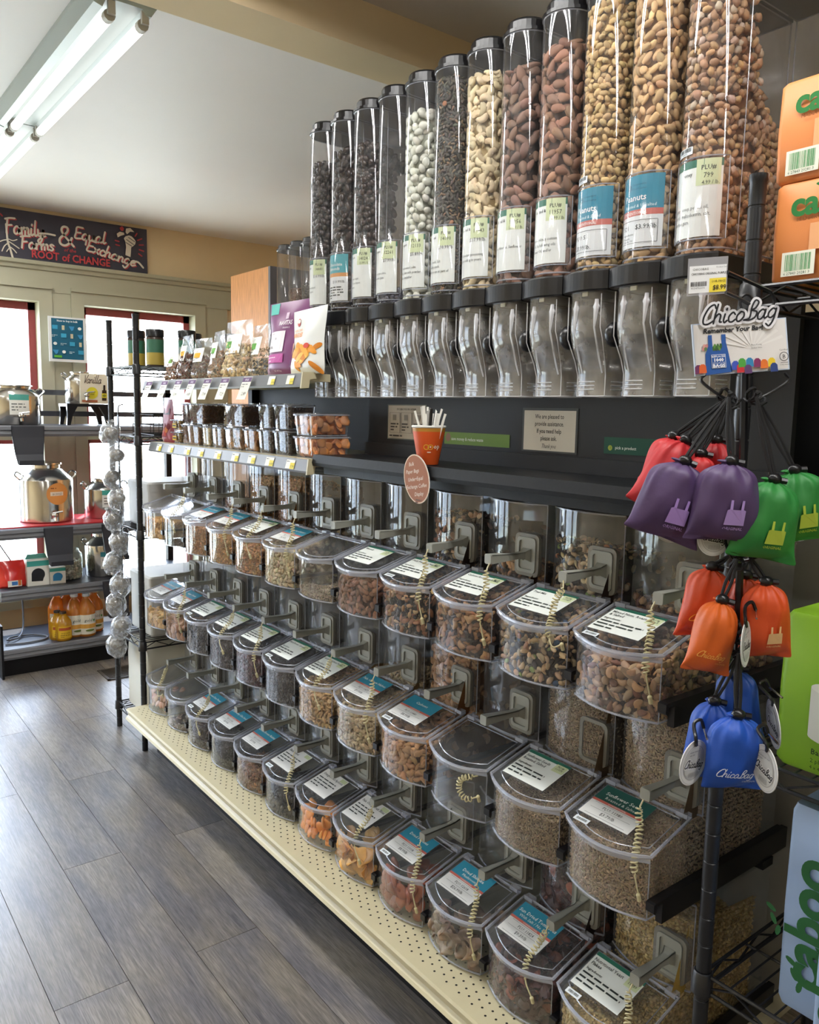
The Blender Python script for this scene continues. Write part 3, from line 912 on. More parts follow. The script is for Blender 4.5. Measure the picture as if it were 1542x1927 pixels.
CORDS = [coil([(-.116, 0, -.008), (-.122, .004, -.03), (-.125, -.002, -.06), (-.145, -.012, -.086), (-.158, -.018, -.12), (-.152, -.026, -.17)], 22),
         coil([(-.116, 0, -.008), (-.120, -.002, -.025), (-.124, .012, -.05), (-.140, .006, -.084), (-.159, -.004, -.105), (-.166, -.022, -.13), (-.152, -.034, -.125)], 24),
         coil([(-.116, 0, -.008), (-.118, .004, -.02), (-.121, .02, -.055), (-.15, .026, -.09), (-.166, .012, -.12), (-.163, -.004, -.15)], 20, seed=2),
         coil([(-.150, -.02, -.11), (-.165, -.005, -.115), (-.172, .012, -.125), (-.172, .016, -.15), (-.170, -.004, -.165), (-.155, -.028, -.155)], 16, .006, .0016, .06, .1)]

TEAL, GREENH, RED_, WHT, LIME, DK = '#2f86a0', '#2f6f5c', '#c96a5e', '#e9ebe6', '#d0dbb0', '#333a38'
def lid_card(root, style, title, plu, price, seed):
    """Sign card lying on the lid, far side, header toward the hinge."""
    x0, yF = .012, BW - .012
    o = (x0, yF, LZ(x0) + .0025); v = (1, 0, .292); u = (0, -1, 0)
    fn = plane_fn(o, u, v)
    W, Hh = .118, .094
    c = Card(fn)
    c.rect(-.004, -.006, W + .008, Hh + .010, M_lid, lift=.0002)
    if style == 'teal' or style == 'dgreen':
        c.rect(0, 0, W, Hh, '#dfe0de'); c.rect(0, Hh * .53, W, Hh * .47, TEAL if style == 'teal' else '#28574f'); c.rect(0, Hh * .46, W, Hh * .07, RED_)
        c.text(title[0], W * .5, Hh * .72, .013, WHT, align='c', bold=.01)
        if len(title) > 1: c.text(title[1], W * .5, Hh * .59, .011, WHT, align='c')
        c.text('CONVENTIONAL', W * .5, Hh * .475, .0055, WHT, align='c')
        c.text('PLU: ' + plu, W * .5, Hh * .30, .011, DK, align='c', cond=.9)
        c.text(price, W * .5, Hh * .12, .012, DK, align='c', cond=.9)
        for y in (.05, .42): c.rect(W * .1, Hh * y, W * .8, .0006, DK)
        c.rect(W * .1, Hh * .25, W * .8, .0005, DK)
    elif style == 'green':
        c.rect(0, 0, W, Hh, '#e4e9e4'); c.rect(0, Hh * .9, W, Hh * .1, GREENH)
        c.rect(W * .72, Hh * .66, W * .26, Hh * .26, LIME)
        c.text(title[0], W * .04, Hh * .76, .0115, DK, bold=.012, cond=.9)
        if len(title) > 1: c.text(title[1], W * .04, Hh * .64, .0115, DK, bold=.012, cond=.9)
        c.text('PLU#', W * .85, Hh * .82, .0075, DK, align='c', bold=.01); c.text(plu, W * .85, Hh * .73, .0085, DK, align='c')
        c.text('Ingredients:', W * .04, Hh * .48, .0085, DK, bold=.012)
        c.lines(W * .04, Hh * .36, W * .9, 3, Hh * .12, .0075, DK, seed)
    elif style == 'plain':
        c.rect(0, 0, W, Hh, '#d9d9d6'); c.rect(W * .74, Hh * .82, W * .24, Hh * .15, '#b9c49a')
        c.text(title[0], W * .06, Hh * .74, .013, DK, bold=.014, cond=.85)
        c.lines(W * .06, Hh * .58, W * .85, 4, Hh * .12, .007, DK, seed)
    if seed % 3 == 0:
        c2 = Card(fn); c2.rect(.006, -.024, .034, .013, '#dfe6ea'); c2.barcode(.011, -.020, .024, .006, DK, seed); c2.build('code_sticker', root)
    return c.build('label_card', root)

FM = food_mat('food_dry', .6, .35, bump=.25)
FMG = food_mat('food_glossy', .2, .6)
FMF = food_mat('dried_fruit', .42, .45, bump=.35, bscale=140)
FMP = food_mat('food_powder', .85, .2, bump=.4, bscale=500)
def bin_heap(comps, fill, hop, core, seed, step, material, side=False, tilt=.45, lump=.006):
    """Food in a bin: FILL height at the front wall, HOP height in the hopper (0 = none)."""
    r = np.random.default_rng(seed); parts = []
    t0 = .0045
    zb = max(fill, .01)
    back = max(HZ - .012, fill) if hop > .02 else fill * .75
    def ztop(x, y):
        q = min(1, max(0, x / HX))
        return min(zb + (back - zb) * q ** .8 + lump * math.sin(y * 61 + seed) * math.sin(x * 47 + seed * 2), FZ - .004 + max(0, x) * .26)
    def front(u, v):
        y = t0 + u * (BW - 2 * t0); q = 2 * y / BW - 1
        x = -.0275 * (1 - q * q) + t0
        nn = np.array([-1, .55 * q, 0]); nn /= np.linalg.norm(nn)
        return np.array([x, y, .006 + v * (ztop(x, y) - .006)]), nn
    def topf(u, v):
        y = t0 + u * (BW - 2 * t0); q = 2 * y / BW - 1; x = -.0275 * (1 - q * q) + t0 + v * (HX + .03)
        return np.array([x, y, ztop(x, y)]), np.array([-.2, 0, 1.0]) / 1.02
    def sidef(u, v):
        x = u * .40; z = ztop(x, 0) if x < HX else max(.03, min(hop, HT - .01) * (1 - (x - HX) * .4))
        return np.array([x, t0, .006 + v * (z - .006)]), np.array([0, -1.0, 0])
    def hopf(u, v):
        y = t0 + u * (BW - 2 * t0); q = 2 * y / BW - 1
        return np.array([HF - .0275 * (1 - q * q) + t0, y, HZ - .02 + v * (hop - HZ + .02 + lump * math.sin(y * 50 + seed))]), np.array([-1.0, .5 * q, 0]) / math.sqrt(1 + .25 * q * q)
    def hopt(u, v):
        y = t0 + u * (BW - 2 * t0)
        return np.array([HF - .02 + v * .16, y, hop - .02 * v + lump * math.sin(y * 50 + seed)]), np.array([0, 0, 1.0])
    patches = [(front, BW, zb, 1.0), (topf, BW, HX + .04, 1.0)]
    cores = [(front, 8, 2), (topf, 8, 6)]
    patches.append((sidef, .40 if side else .13, zb + .02 if not side else .16, 1.0)); cores.append((sidef, 8, 2))
    if hop > HZ + .02:
        patches += [(hopf, BW, hop - HZ, 1.0), (hopt, BW, .10, 1.0)]; cores += [(hopf, 8, 2), (hopt, 6, 4)]
    for fn, lu, lv, k in patches:
        if lv < .004: continue
        for layer in (0, 1):
            P, N = jgrid(fn if layer == 0 else (lambda u, v, fn=fn: fn(u, v)), lu, lv, step * (1.0 if layer == 0 else 1.12), r)
            P, N = np.array(P), np.array(N)
            if layer: P = P - N * step * .42
            parts.append(scatter(P, N, comps, seed * 7 + layer + len(parts), tilt if layer == 0 else tilt * 1.5, sink=step * .18))
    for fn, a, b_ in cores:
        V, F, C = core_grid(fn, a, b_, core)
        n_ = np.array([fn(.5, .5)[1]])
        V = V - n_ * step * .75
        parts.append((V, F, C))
    V, F, C = merge(parts)
    V[:, 0] = np.clip(V[:, 0], -.0265, BD); V[:, 1] = np.clip(V[:, 1], .0018, BW - .0018); V[:, 2] = np.clip(V[:, 2], .0045, HT - .003)
    q = 2 * V[:, 1] / BW - 1
    bulge = .0275 * (1 - q * q)
    V[:, 0] = np.maximum(V[:, 0], -bulge + .0015)
    up = V[:, 2] > HZ - .004
    V[:, 0] = np.where(up, np.maximum(V[:, 0], HF - bulge + .0015), V[:, 0])
    V[:, 2] = np.where(up, V[:, 2], np.minimum(V[:, 2], FZ - .003 + np.maximum(0, V[:, 0]) * .3))
    return np_mesh('heap', V, F, C, material)

ROW = ['bottom', 'middle', 'top']
# (row, column from the near end): short name, components, fill, hopper fill, core colour, step, material
def one(t, c, sp=.12, sc=1.0): return [(t, 1, c, sp, sc)]
FOOD = {
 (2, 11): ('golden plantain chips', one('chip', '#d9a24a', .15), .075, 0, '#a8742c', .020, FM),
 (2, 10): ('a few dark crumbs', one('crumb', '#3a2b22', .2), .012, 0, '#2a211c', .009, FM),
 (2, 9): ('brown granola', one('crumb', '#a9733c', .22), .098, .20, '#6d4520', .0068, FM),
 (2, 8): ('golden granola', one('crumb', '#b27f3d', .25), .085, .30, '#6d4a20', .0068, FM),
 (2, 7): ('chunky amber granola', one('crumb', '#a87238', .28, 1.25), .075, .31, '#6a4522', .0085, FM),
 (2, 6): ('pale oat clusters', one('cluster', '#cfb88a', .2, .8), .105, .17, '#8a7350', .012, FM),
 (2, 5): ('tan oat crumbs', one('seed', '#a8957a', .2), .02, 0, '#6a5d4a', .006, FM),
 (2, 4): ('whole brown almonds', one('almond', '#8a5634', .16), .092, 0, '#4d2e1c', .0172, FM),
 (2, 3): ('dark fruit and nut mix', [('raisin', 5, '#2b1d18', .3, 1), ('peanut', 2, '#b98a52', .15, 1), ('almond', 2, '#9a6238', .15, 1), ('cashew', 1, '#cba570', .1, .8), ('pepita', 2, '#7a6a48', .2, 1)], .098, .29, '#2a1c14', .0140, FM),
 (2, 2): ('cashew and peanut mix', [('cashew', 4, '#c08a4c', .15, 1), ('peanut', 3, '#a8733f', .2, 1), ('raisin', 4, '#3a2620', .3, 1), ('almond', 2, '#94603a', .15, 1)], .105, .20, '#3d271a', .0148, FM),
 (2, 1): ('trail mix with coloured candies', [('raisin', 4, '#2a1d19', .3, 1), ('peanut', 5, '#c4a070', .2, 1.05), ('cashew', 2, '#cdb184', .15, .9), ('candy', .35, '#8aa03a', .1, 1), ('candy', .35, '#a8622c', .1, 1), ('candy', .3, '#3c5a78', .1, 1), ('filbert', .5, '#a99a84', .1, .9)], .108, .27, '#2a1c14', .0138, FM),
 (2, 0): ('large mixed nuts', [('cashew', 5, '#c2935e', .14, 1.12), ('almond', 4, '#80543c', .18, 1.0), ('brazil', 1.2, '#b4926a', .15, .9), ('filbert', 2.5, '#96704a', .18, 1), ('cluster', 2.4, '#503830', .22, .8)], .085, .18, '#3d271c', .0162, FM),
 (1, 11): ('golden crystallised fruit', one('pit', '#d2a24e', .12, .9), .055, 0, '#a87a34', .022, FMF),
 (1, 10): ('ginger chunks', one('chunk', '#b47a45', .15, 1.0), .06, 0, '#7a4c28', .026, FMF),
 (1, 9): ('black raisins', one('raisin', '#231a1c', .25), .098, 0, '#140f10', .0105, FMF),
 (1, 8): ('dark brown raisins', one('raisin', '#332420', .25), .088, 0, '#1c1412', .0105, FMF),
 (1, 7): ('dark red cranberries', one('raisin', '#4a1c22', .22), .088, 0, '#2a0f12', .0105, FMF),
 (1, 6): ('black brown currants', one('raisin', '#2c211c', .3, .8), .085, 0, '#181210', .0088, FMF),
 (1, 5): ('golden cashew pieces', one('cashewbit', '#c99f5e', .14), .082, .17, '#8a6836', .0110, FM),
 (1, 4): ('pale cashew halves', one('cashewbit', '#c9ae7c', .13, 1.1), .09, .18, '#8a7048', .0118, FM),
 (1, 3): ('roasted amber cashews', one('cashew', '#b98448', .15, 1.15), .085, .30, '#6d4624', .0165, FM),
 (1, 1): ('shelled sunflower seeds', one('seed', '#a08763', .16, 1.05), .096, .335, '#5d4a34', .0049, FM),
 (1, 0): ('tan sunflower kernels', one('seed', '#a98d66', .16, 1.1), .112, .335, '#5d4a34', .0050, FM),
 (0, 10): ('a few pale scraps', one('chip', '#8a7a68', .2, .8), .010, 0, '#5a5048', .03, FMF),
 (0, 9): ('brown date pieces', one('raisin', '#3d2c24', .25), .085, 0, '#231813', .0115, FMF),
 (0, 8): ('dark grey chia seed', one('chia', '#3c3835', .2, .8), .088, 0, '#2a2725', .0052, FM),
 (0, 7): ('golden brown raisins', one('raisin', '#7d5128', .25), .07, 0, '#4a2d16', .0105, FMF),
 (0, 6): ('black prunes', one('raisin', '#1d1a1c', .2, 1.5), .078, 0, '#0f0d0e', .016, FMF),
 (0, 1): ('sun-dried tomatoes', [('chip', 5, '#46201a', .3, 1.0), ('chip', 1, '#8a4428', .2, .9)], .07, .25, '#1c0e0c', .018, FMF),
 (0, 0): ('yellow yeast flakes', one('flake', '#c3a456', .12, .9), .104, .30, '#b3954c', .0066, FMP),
}
# fruit big enough to pick apart: single pieces
PIECES = {
 (0, 11): ('ginger slice', 'pinkish dried ginger slice in the bin beside the wire rack', 'pit', '#c99c82', .82, 22, .065),
 (0, 5): ('dried apricot', 'orange dried apricot in the bottom row bin with grey scoop above', 'pit', '#e08a2c', .95, 34, .075),
 (0, 4): ('dried fruit slice', 'pale orange dried fruit slice in the bottom row bin', 'chip', '#d3a05c', 1.75, 26, .07),
 (0, 3): ('dried peach', 'red brown dried peach piece in the bottom row bin', 'pit', '#8d4526', 1.2, 34, .08),
 (0, 2): ('dried mushroom', 'grey brown dried mushroom in the bottom row bin', 'cap', '#8a7460', 1.15, 30, .065),
}
EMPTY = {(1, 2): 'empty clear scoop bin with coiled cord, in the middle row'}
CARDS = {}
CARDS.update({(2, i): 'green' for i in (0, 1, 2, 3, 4, 7)}); CARDS.update({(2, i): 'teal' for i in (6, 8, 9)})
CARDS.update({(1, i): 'teal' for i in (3, 4, 10, 11)}); CARDS.update({(1, i): 'green' for i in (5, 6, 7, 8, 9)}); CARDS[(1, 1)] = 'green'; CARDS[(1, 0)] = 'dgreen'
CARDS.update({(0, i): 'teal' for i in (1, 2, 3, 7, 8, 9)}); CARDS.update({(0, i): 'plain' for i in (4, 5, 6)}); CARDS[(0, 0)] = 'green'
TITLES = {(2, 0): (('Mixed Nuts, Roasted', '& Salted'), '11965', '$11.49/lb'), (2, 1): (('Trail Mix',), '11987', '$8.99/lb'), (2, 4): (('Almonds',), '11952', '$9.99/lb'),
          (1, 0): (('Sunflower Seeds,', 'Roasted & Salted'), '11980', '$3.79/lb'), (1, 3): (('Cashews',), '11440', '$8.99/lb'), (1, 1): (('Sunflower Seeds', 'Roasted, Salted'), '11975', '$3.99/lb'),
          (0, 1): (('Sun Dried Tomatoes', 'With Salt / No SO2'), '11824', '$9.39/lb'), (0, 2): (('Dried Shiitake', 'Mushrooms'), '12618', '$26.99/lb'), (0, 3): (('Dried Peaches',), '11018', '$8.99/lb'),
          (0, 0): (('Nutritional Yeast', 'Flakes'), '11830', '$12.99/lb')}
CORD_AT = {(2, 0): 0, (2, 1): 1, (2, 2): 0, (2, 3): 0, (2, 6): 0, (2, 8): 0, (2, 7): 2, (2, 10): 2, (1, 0): 0, (1, 1): 0, (1, 4): 0, (1, 5): 2, (1, 7): 0, (1, 8): 2, (1, 10): 0,
           (0, 0): 0, (0, 1): 2, (0, 2): 0, (0, 3): 0, (0, 6): 0, (0, 9): 2, (0, 11): 1, (1, 2): 3, (0, 4): 2}
LONE = {(0, 11): 'pinkish ginger slices', (0, 5): 'orange dried apricots', (0, 4): 'pale orange fruit slices', (0, 3): 'red brown dried peaches', (0, 2): 'grey brown mushrooms', (1, 2): 'nothing, with a cord hanging inside'}
GAP = .0
for r in range(3):
    for i in range(12):
        name = FOOD[(r, i)][0] if (r, i) in FOOD else LONE[(r, i)]
        loc = (1.1875, YN[i], Z0[r])
        bn = thing('scoop_bin', 'clear plastic scoop bin holding %s, %s row' % (name, ROW[r]), 'bin', loc, group='clear scoop bins in the %s row' % ROW[r])
        put('bin_body', BODY, bn); put('lid', LID, bn)
        put('scoop_holder', HOLD, bn)['label'] = 'grey framed scoop holder'
        if (r, i) in CARDS:
            t, plu, pr_ = TITLES.get((r, i), ((name.title().replace('A Few ', ''),), str(11800 + 17 * i + r * 5), '$%d.99/lb' % (4 + (i * 3 + r) % 8)))
            lid_card(bn, CARDS[(r, i)], t, plu, pr_, i + r * 12)
        if not ((r, i) == (1, 1)):
            sc = thing('scoop', 'grey scoop with handle docked in the %s row bin of %s' % (ROW[r], name.replace('nothing, with a cord hanging inside', 'nothing')), 'scoop',
                       (loc[0] + .1385, loc[1] + .037, loc[2] + .222), group='grey scoops in the bin holders')
            put('scoop_plate', SPLATE, sc); h = put('handle', SHAND, sc)
            rr = random.Random(r * 20 + i)
            h.rotation_euler = (0, rr.uniform(-.05, .03), rr.uniform(-.06, .06))
            if (r, i) in CORD_AT: put('tether_cord', CORDS[CORD_AT[(r, i)]], sc)
        if (r, i) in FOOD:
            nm, comps, fill, hop, core, step, mm = FOOD[(r, i)]
            me = bin_heap(comps, fill, hop, core, 100 + r * 12 + i, step, mm, side=(i == 0))
            o = put('bulk_food', me, None, loc)
            tag(o, '%s heaped inside the %s row clear bin' % (nm, ROW[r]), 'food', kind='stuff')
        elif (r, i) in PIECES:
            nm, lb, tp, colr, sc_, cnt, fill = PIECES[(r, i)]
            q = np.random.default_rng(900 + i); base = np.array(lin(colr)); k = 0
            meshes = []
            for (tv, tf) in TPL[tp]:
                for shade in (.82, 1.0, 1.2):
                    c = np.clip(base * shade * (1 + q.normal(0, .06, 3)), 0, 1)
                    meshes.append(np_mesh('piece', tv * sc_, tf, np.tile(c, (len(tv), 1)), FMF))
            lay = [(fill * (a + .5) / 4, 4) for a in range(4)]
            while k < cnt:
                y = .022 + (BW - .044) * ((k * .381966) % 1)
                lv = k % 5; qq = 2 * y / BW - 1
                z = .014 + fill * min(1, (lv + .5) / 4.4)
                x = -.0275 * (1 - qq * qq) + .021 if lv < 4 else .02 + .08 * q.random()
                if k % 7 == 6: x += .03
                o = put(nm.replace(' ', '_'), meshes[int(q.integers(0, len(meshes)))], None, (loc[0] + x, loc[1] + y, loc[2] + z))
                nv = Vector((-1, q.uniform(-.55, .55), q.uniform(-.15, .8))) if lv < 4 else Vector((q.uniform(-.7, .1), q.uniform(-.4, .4), 1))
                o.rotation_euler = (nv.to_track_quat('Z', 'Y') @ Matrix.Rotation(q.uniform(0, 6.28), 3, 'Z').to_quaternion()).to_euler()
                tag(o, lb, 'dried fruit' if 'mush' not in nm else 'mushroom', lb.split(' in the')[0] + 's'); k += 1

# ================================================================ gravity dispensers
TR, TXC = .0535, 1.355
TY = [.872 + .1187 * k for k in range(12)]     # from the near end
TB, TT = 1.795, 2.322
def tube_out(r=TR, xb=.36, n=14, ins=0.0):
    a = [(-(r - ins) * math.cos(t), (r - ins) * math.sin(t)) for t in [PI / 2 * (1 - 2 * k / n) for k in range(n + 1)]]
    return [(xb, r - ins)] + a + [(xb, -(r - ins))]
def disp_meshes():
    b = MB(); o = tube_out()
    z0, z1 = TB - 1.76, TT - 1.76
    b.loft([[(x, y, z0) for x, y in o], [(x, y, z1) for x, y in o]], True, False)
    o2 = tube_out(TR - .004)
    b.loft([[(x, y, z0 - .02) for x, y in o2], [(x, y, z0) for x, y in o2]], True, False)
    b.tube([(x, y, z0 + .002) for x, y in o], .0016, 4, 1, closed=True)
    b.tube([(x, y, z1 - .004) for x, y in o], .0018, 4, 1, closed=True)
    for s in (-1, 1): b.tube([(.36, s * TR, z0), (.36, s * TR, z1)], .002, 4, 1)
    b.tube([(.012, -TR, z0), (.012, -TR, z1)], .0011, 4, 1)
    body = b.mesh('hopper_body', [M_tube, M_rim])
    c = MB(); co = tube_out(TR + .003, .362); ci = tube_out(TR - .006, .356)
    c.loft([[(x, y, z1 - .003) for x, y in co], [(x, y, z1 + .004) for x, y in co], [(x, y, z1 + .006) for x, y in ci], [(x, y, z1 + .022) for x, y in ci], [(x * .95, y * .93, z1 + .027) for x, y in ci]], True, True, 0, False)
    cap = c.mesh('cap', M_blackpl)
    k = MB()
    def cshape(g, hw): return [(.36, hw)] + [(-.052 - g - .016 * (1 - (q / 6 - 1) ** 2), hw * (1 - q / 6)) for q in range(13)] + [(.36, -hw)]
    ko, kk = cshape(.0, .0582), cshape(-.004, .055)
    k.loft([[(x, y, -.014) for x, y in kk], [(x, y, -.011) for x, y in ko], [(x, y, .024) for x, y in ko], [(x, y, .028) for x, y in kk]], True, True, 0, False)
    col = k.mesh('collar', M_blackpl)
    s = MB()
    prof = [(-.012, -.050, .060, .043, .014), (-.045, -.050, .060, .0425, .014), (-.085, -.051, .060, .043, .016), (-.105, -.047, .062, .0465, .02), (-.125, -.041, .062, .046, .02), (-.150, -.028, .058, .040, .012), (-.175, -.021, .054, .0365, .006), (-.222, -.020, .054, .0365, .004)]
    rings = []
    for z, xf, xb, hw, rd in prof:
        pts = rrect(xb - xf, hw * 2, rd, 3, (xf + xb) / 2, 0)
        rings.append([(p, q, z) for p, q in pts])
    s.loft(rings, True, False, 0)
    s.tube(rings[-1], .0014, 4, 1, closed=True)
    for q in range(3):
        z = -.192 - q * .008
        s.tube([(-.0205, -.010, z), (-.0205, .031, z)], .0013, 4, 1)
        s.tube([(.0, -.0368, z), (.038, -.0368, z)], .0013, 4, 1)
    for yy in (-.0365, .0365): s.tube([(-.0195, yy, -.178), (-.0195, yy, -.222)], .0014, 4, 1)
    s.tube([(-.05, .042, -.02), (-.050, .042, -.085), (-.046, .045, -.105), (-.027, .039, -.150), (-.0195, .0365, -.178)], .0015, 4, 1); s.tube([(-.05, -.042, -.02), (-.050, -.042, -.085), (-.046, -.045, -.105), (-.027, -.039, -.150), (-.0195, -.0365, -.178)], .0012, 4, 1)
    for yy in (-.032, .02):
        s.tube([(-.051, yy, -.03), (-.0515, yy, -.048), (-.051, yy + .004, -.085), (-.03, yy + .004, -.15), (-.022, yy + .002, -.175)], [.004, .006, .0022, .002, .0016], 6, 1)
        s.lathe([(.0075, 0), (.0075, .003), (.004, .004)], 8, mi=1, M=Matrix.Translation((-.050, yy, -.045)) @ Matrix.Rotation(-PI / 2, 4, 'Y'))
    s.box(-.052, -.049, -.008, .006, -.022, -.012, 2)
    s.loft([[(x_, -.036 + a, z_) for a, z_ in ((0, -.125), (.072, -.125))] for x_ in (.0, .05)], False, False, 0)
    sp = s.mesh('spout', [M_spout, clear('spout_edge', (.9, .9, .92), haze=.5, rough=.1, hazecol=(.86, .87, .9)), mat('ivory_tab', '#d8d4bd', .5)])
    n = MB()
    Mx = Matrix.Translation((-.028, .0455, -.100)) @ Matrix.Rotation(-PI / 2, 4, 'X')
    n.lathe([(.012, -.02), (.012, 0), (.023, .001), (.0255, .005), (.0255, .014), (.022, .019), (.010, .0195)], 20, M=Mx)
    kn = n.mesh('knob', M_blackpl)
    h = MB()
    A = [math.radians(a) for a in np.linspace(-66, 62, 13)]
    z0_, z1_ = TB - 1.76 + .018, TB - 1.76 + .158
    h.loft([[(-(TR + .0022) * math.cos(a), (TR + .0022) * math.sin(a), z) for a in A] for z in (z0_, z1_)], False, False, 0)
    edge = [(-(TR + .0022) * math.cos(a), (TR + .0022) * math.sin(a), z0_) for a in A] + [(-(TR + .0022) * math.cos(a), (TR + .0022) * math.sin(a), z1_) for a in A[::-1]]
    h.tube(edge, .0012, 4, 1, closed=True)
    return body, cap, col, sp, kn, h.mesh('label_holder', [M_tube, M_rim])
DBODY, DCAP, DCOL, DSP, DKN, DHOL = disp_meshes()
def tube_fn():
    R = TR + .0008
    def fn(u, v, L):     # u runs from the far side toward the viewer, 0 at the front
        a = -u / R
        return (-(R + L) * math.cos(a), (R + L) * math.sin(a), TB - 1.76 + v)
    return fn
DISP = [  # near end first
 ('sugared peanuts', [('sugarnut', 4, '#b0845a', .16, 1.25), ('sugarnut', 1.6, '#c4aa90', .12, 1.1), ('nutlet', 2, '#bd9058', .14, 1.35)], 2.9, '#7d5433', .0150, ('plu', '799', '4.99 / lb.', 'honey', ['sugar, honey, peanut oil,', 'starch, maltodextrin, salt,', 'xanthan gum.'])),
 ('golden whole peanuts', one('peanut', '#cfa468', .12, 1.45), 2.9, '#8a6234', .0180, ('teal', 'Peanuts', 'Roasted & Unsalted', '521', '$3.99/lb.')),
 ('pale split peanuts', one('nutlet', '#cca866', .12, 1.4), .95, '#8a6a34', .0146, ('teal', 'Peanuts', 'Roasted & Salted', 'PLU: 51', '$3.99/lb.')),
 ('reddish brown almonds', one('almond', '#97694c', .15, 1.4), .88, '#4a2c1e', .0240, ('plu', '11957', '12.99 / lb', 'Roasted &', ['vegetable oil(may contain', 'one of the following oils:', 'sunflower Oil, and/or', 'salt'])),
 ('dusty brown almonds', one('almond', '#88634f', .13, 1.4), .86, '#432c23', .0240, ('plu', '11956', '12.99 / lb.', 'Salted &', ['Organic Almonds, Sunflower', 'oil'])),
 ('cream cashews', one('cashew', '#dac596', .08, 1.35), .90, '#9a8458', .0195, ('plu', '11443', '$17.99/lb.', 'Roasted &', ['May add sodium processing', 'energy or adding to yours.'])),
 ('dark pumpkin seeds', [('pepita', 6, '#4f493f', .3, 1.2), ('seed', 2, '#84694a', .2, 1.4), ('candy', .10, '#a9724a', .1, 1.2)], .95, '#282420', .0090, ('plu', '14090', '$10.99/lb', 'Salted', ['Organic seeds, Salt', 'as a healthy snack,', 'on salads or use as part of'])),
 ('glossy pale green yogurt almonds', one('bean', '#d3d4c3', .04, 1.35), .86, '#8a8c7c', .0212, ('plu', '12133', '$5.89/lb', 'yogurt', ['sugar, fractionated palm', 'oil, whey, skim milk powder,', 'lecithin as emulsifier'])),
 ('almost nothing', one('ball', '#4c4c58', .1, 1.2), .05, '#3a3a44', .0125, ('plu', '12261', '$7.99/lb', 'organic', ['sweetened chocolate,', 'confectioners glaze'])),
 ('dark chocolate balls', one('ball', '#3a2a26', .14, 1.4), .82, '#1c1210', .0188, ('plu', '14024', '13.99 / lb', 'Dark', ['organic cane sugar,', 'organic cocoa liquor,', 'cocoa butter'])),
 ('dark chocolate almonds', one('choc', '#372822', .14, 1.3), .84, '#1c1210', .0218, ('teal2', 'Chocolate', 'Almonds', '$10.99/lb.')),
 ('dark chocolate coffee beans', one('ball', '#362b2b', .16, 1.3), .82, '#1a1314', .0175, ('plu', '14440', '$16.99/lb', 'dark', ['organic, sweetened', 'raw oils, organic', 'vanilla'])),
]
def tube_heap(comps, ht, core, seed, step, side):
    r = np.random.default_rng(seed); parts = []; ins = .0066
    z0, z1 = TB - 1.76 - .012, (TB - 1.76) + (TT - TB) * ht
    z1 = min(z1, TT - 1.76 - .006) if ht < 2 else TT - 1.76 - .006
    R = TR - ins
    def fr(u, v):
        a = -1.15 + u * (PI / 2 + 1.15)
        return np.array([-R * math.cos(a), -R * math.sin(a), z0 + v * (z1 - z0 + .006 * math.sin(a * 3 + seed))]), np.array([-math.cos(a), -math.sin(a), 0.0])
    lx = .35 if side else .05
    def fl_(u, v):
        x = u * lx; q = min(1, max(0, (x - .02) / .06)); zt = z1 if not side else z1 - (q * q * (3 - 2 * q)) * (z1 - .29 - .03 * math.sin(x * 30))
        return np.array([x, -R, z0 + v * (zt - z0)]), np.array([0, -1.0, 0])
    def tp(u, v):
        return np.array([-R * .8 + v * (R + .1), -R * .9 + u * 1.8 * R, z1 + .008 * math.sin(u * 3 + v * 4) - v * .03]), np.array([-.3, 0, .95])
    ps = [(fr, R * 2.7, z1 - z0), (fl_, lx, (z1 - z0) * (.7 if side else 1))]
    if ht < 2: ps.append((tp, 2 * R, R + .1))
    for fn, lu, lv in ps:
        for layer in (0, 1):
            P, N = jgrid(fn, lu, lv, step * (1 if not layer else 1.2), r)
            P, N = np.array(P), np.array(N)
            if layer: P = P - N * step * .45
            parts.append(scatter(P, N, comps, seed + layer * 3 + len(parts), .28 + .3 * layer, step * .05))
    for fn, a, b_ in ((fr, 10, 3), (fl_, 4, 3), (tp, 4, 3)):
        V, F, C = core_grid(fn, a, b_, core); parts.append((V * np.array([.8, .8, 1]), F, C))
    V, F, C = merge(parts)
    rr = np.sqrt(V[:, 0] ** 2 + V[:, 1] ** 2); lim = TR - .0012
    fac = np.where((V[:, 0] < 0) & (rr > lim), lim / rr, 1.0)
    V[:, 0] *= fac; V[:, 1] = np.clip(V[:, 1] * fac, -lim, lim)
    V[:, 2] = np.minimum(V[:, 2], TT - 1.76 - .001)
    return np_mesh('heap', V, F, C, FMG if 'choc' in comps[0][0] or comps[0][0] in ('ball', 'bean') else FM)
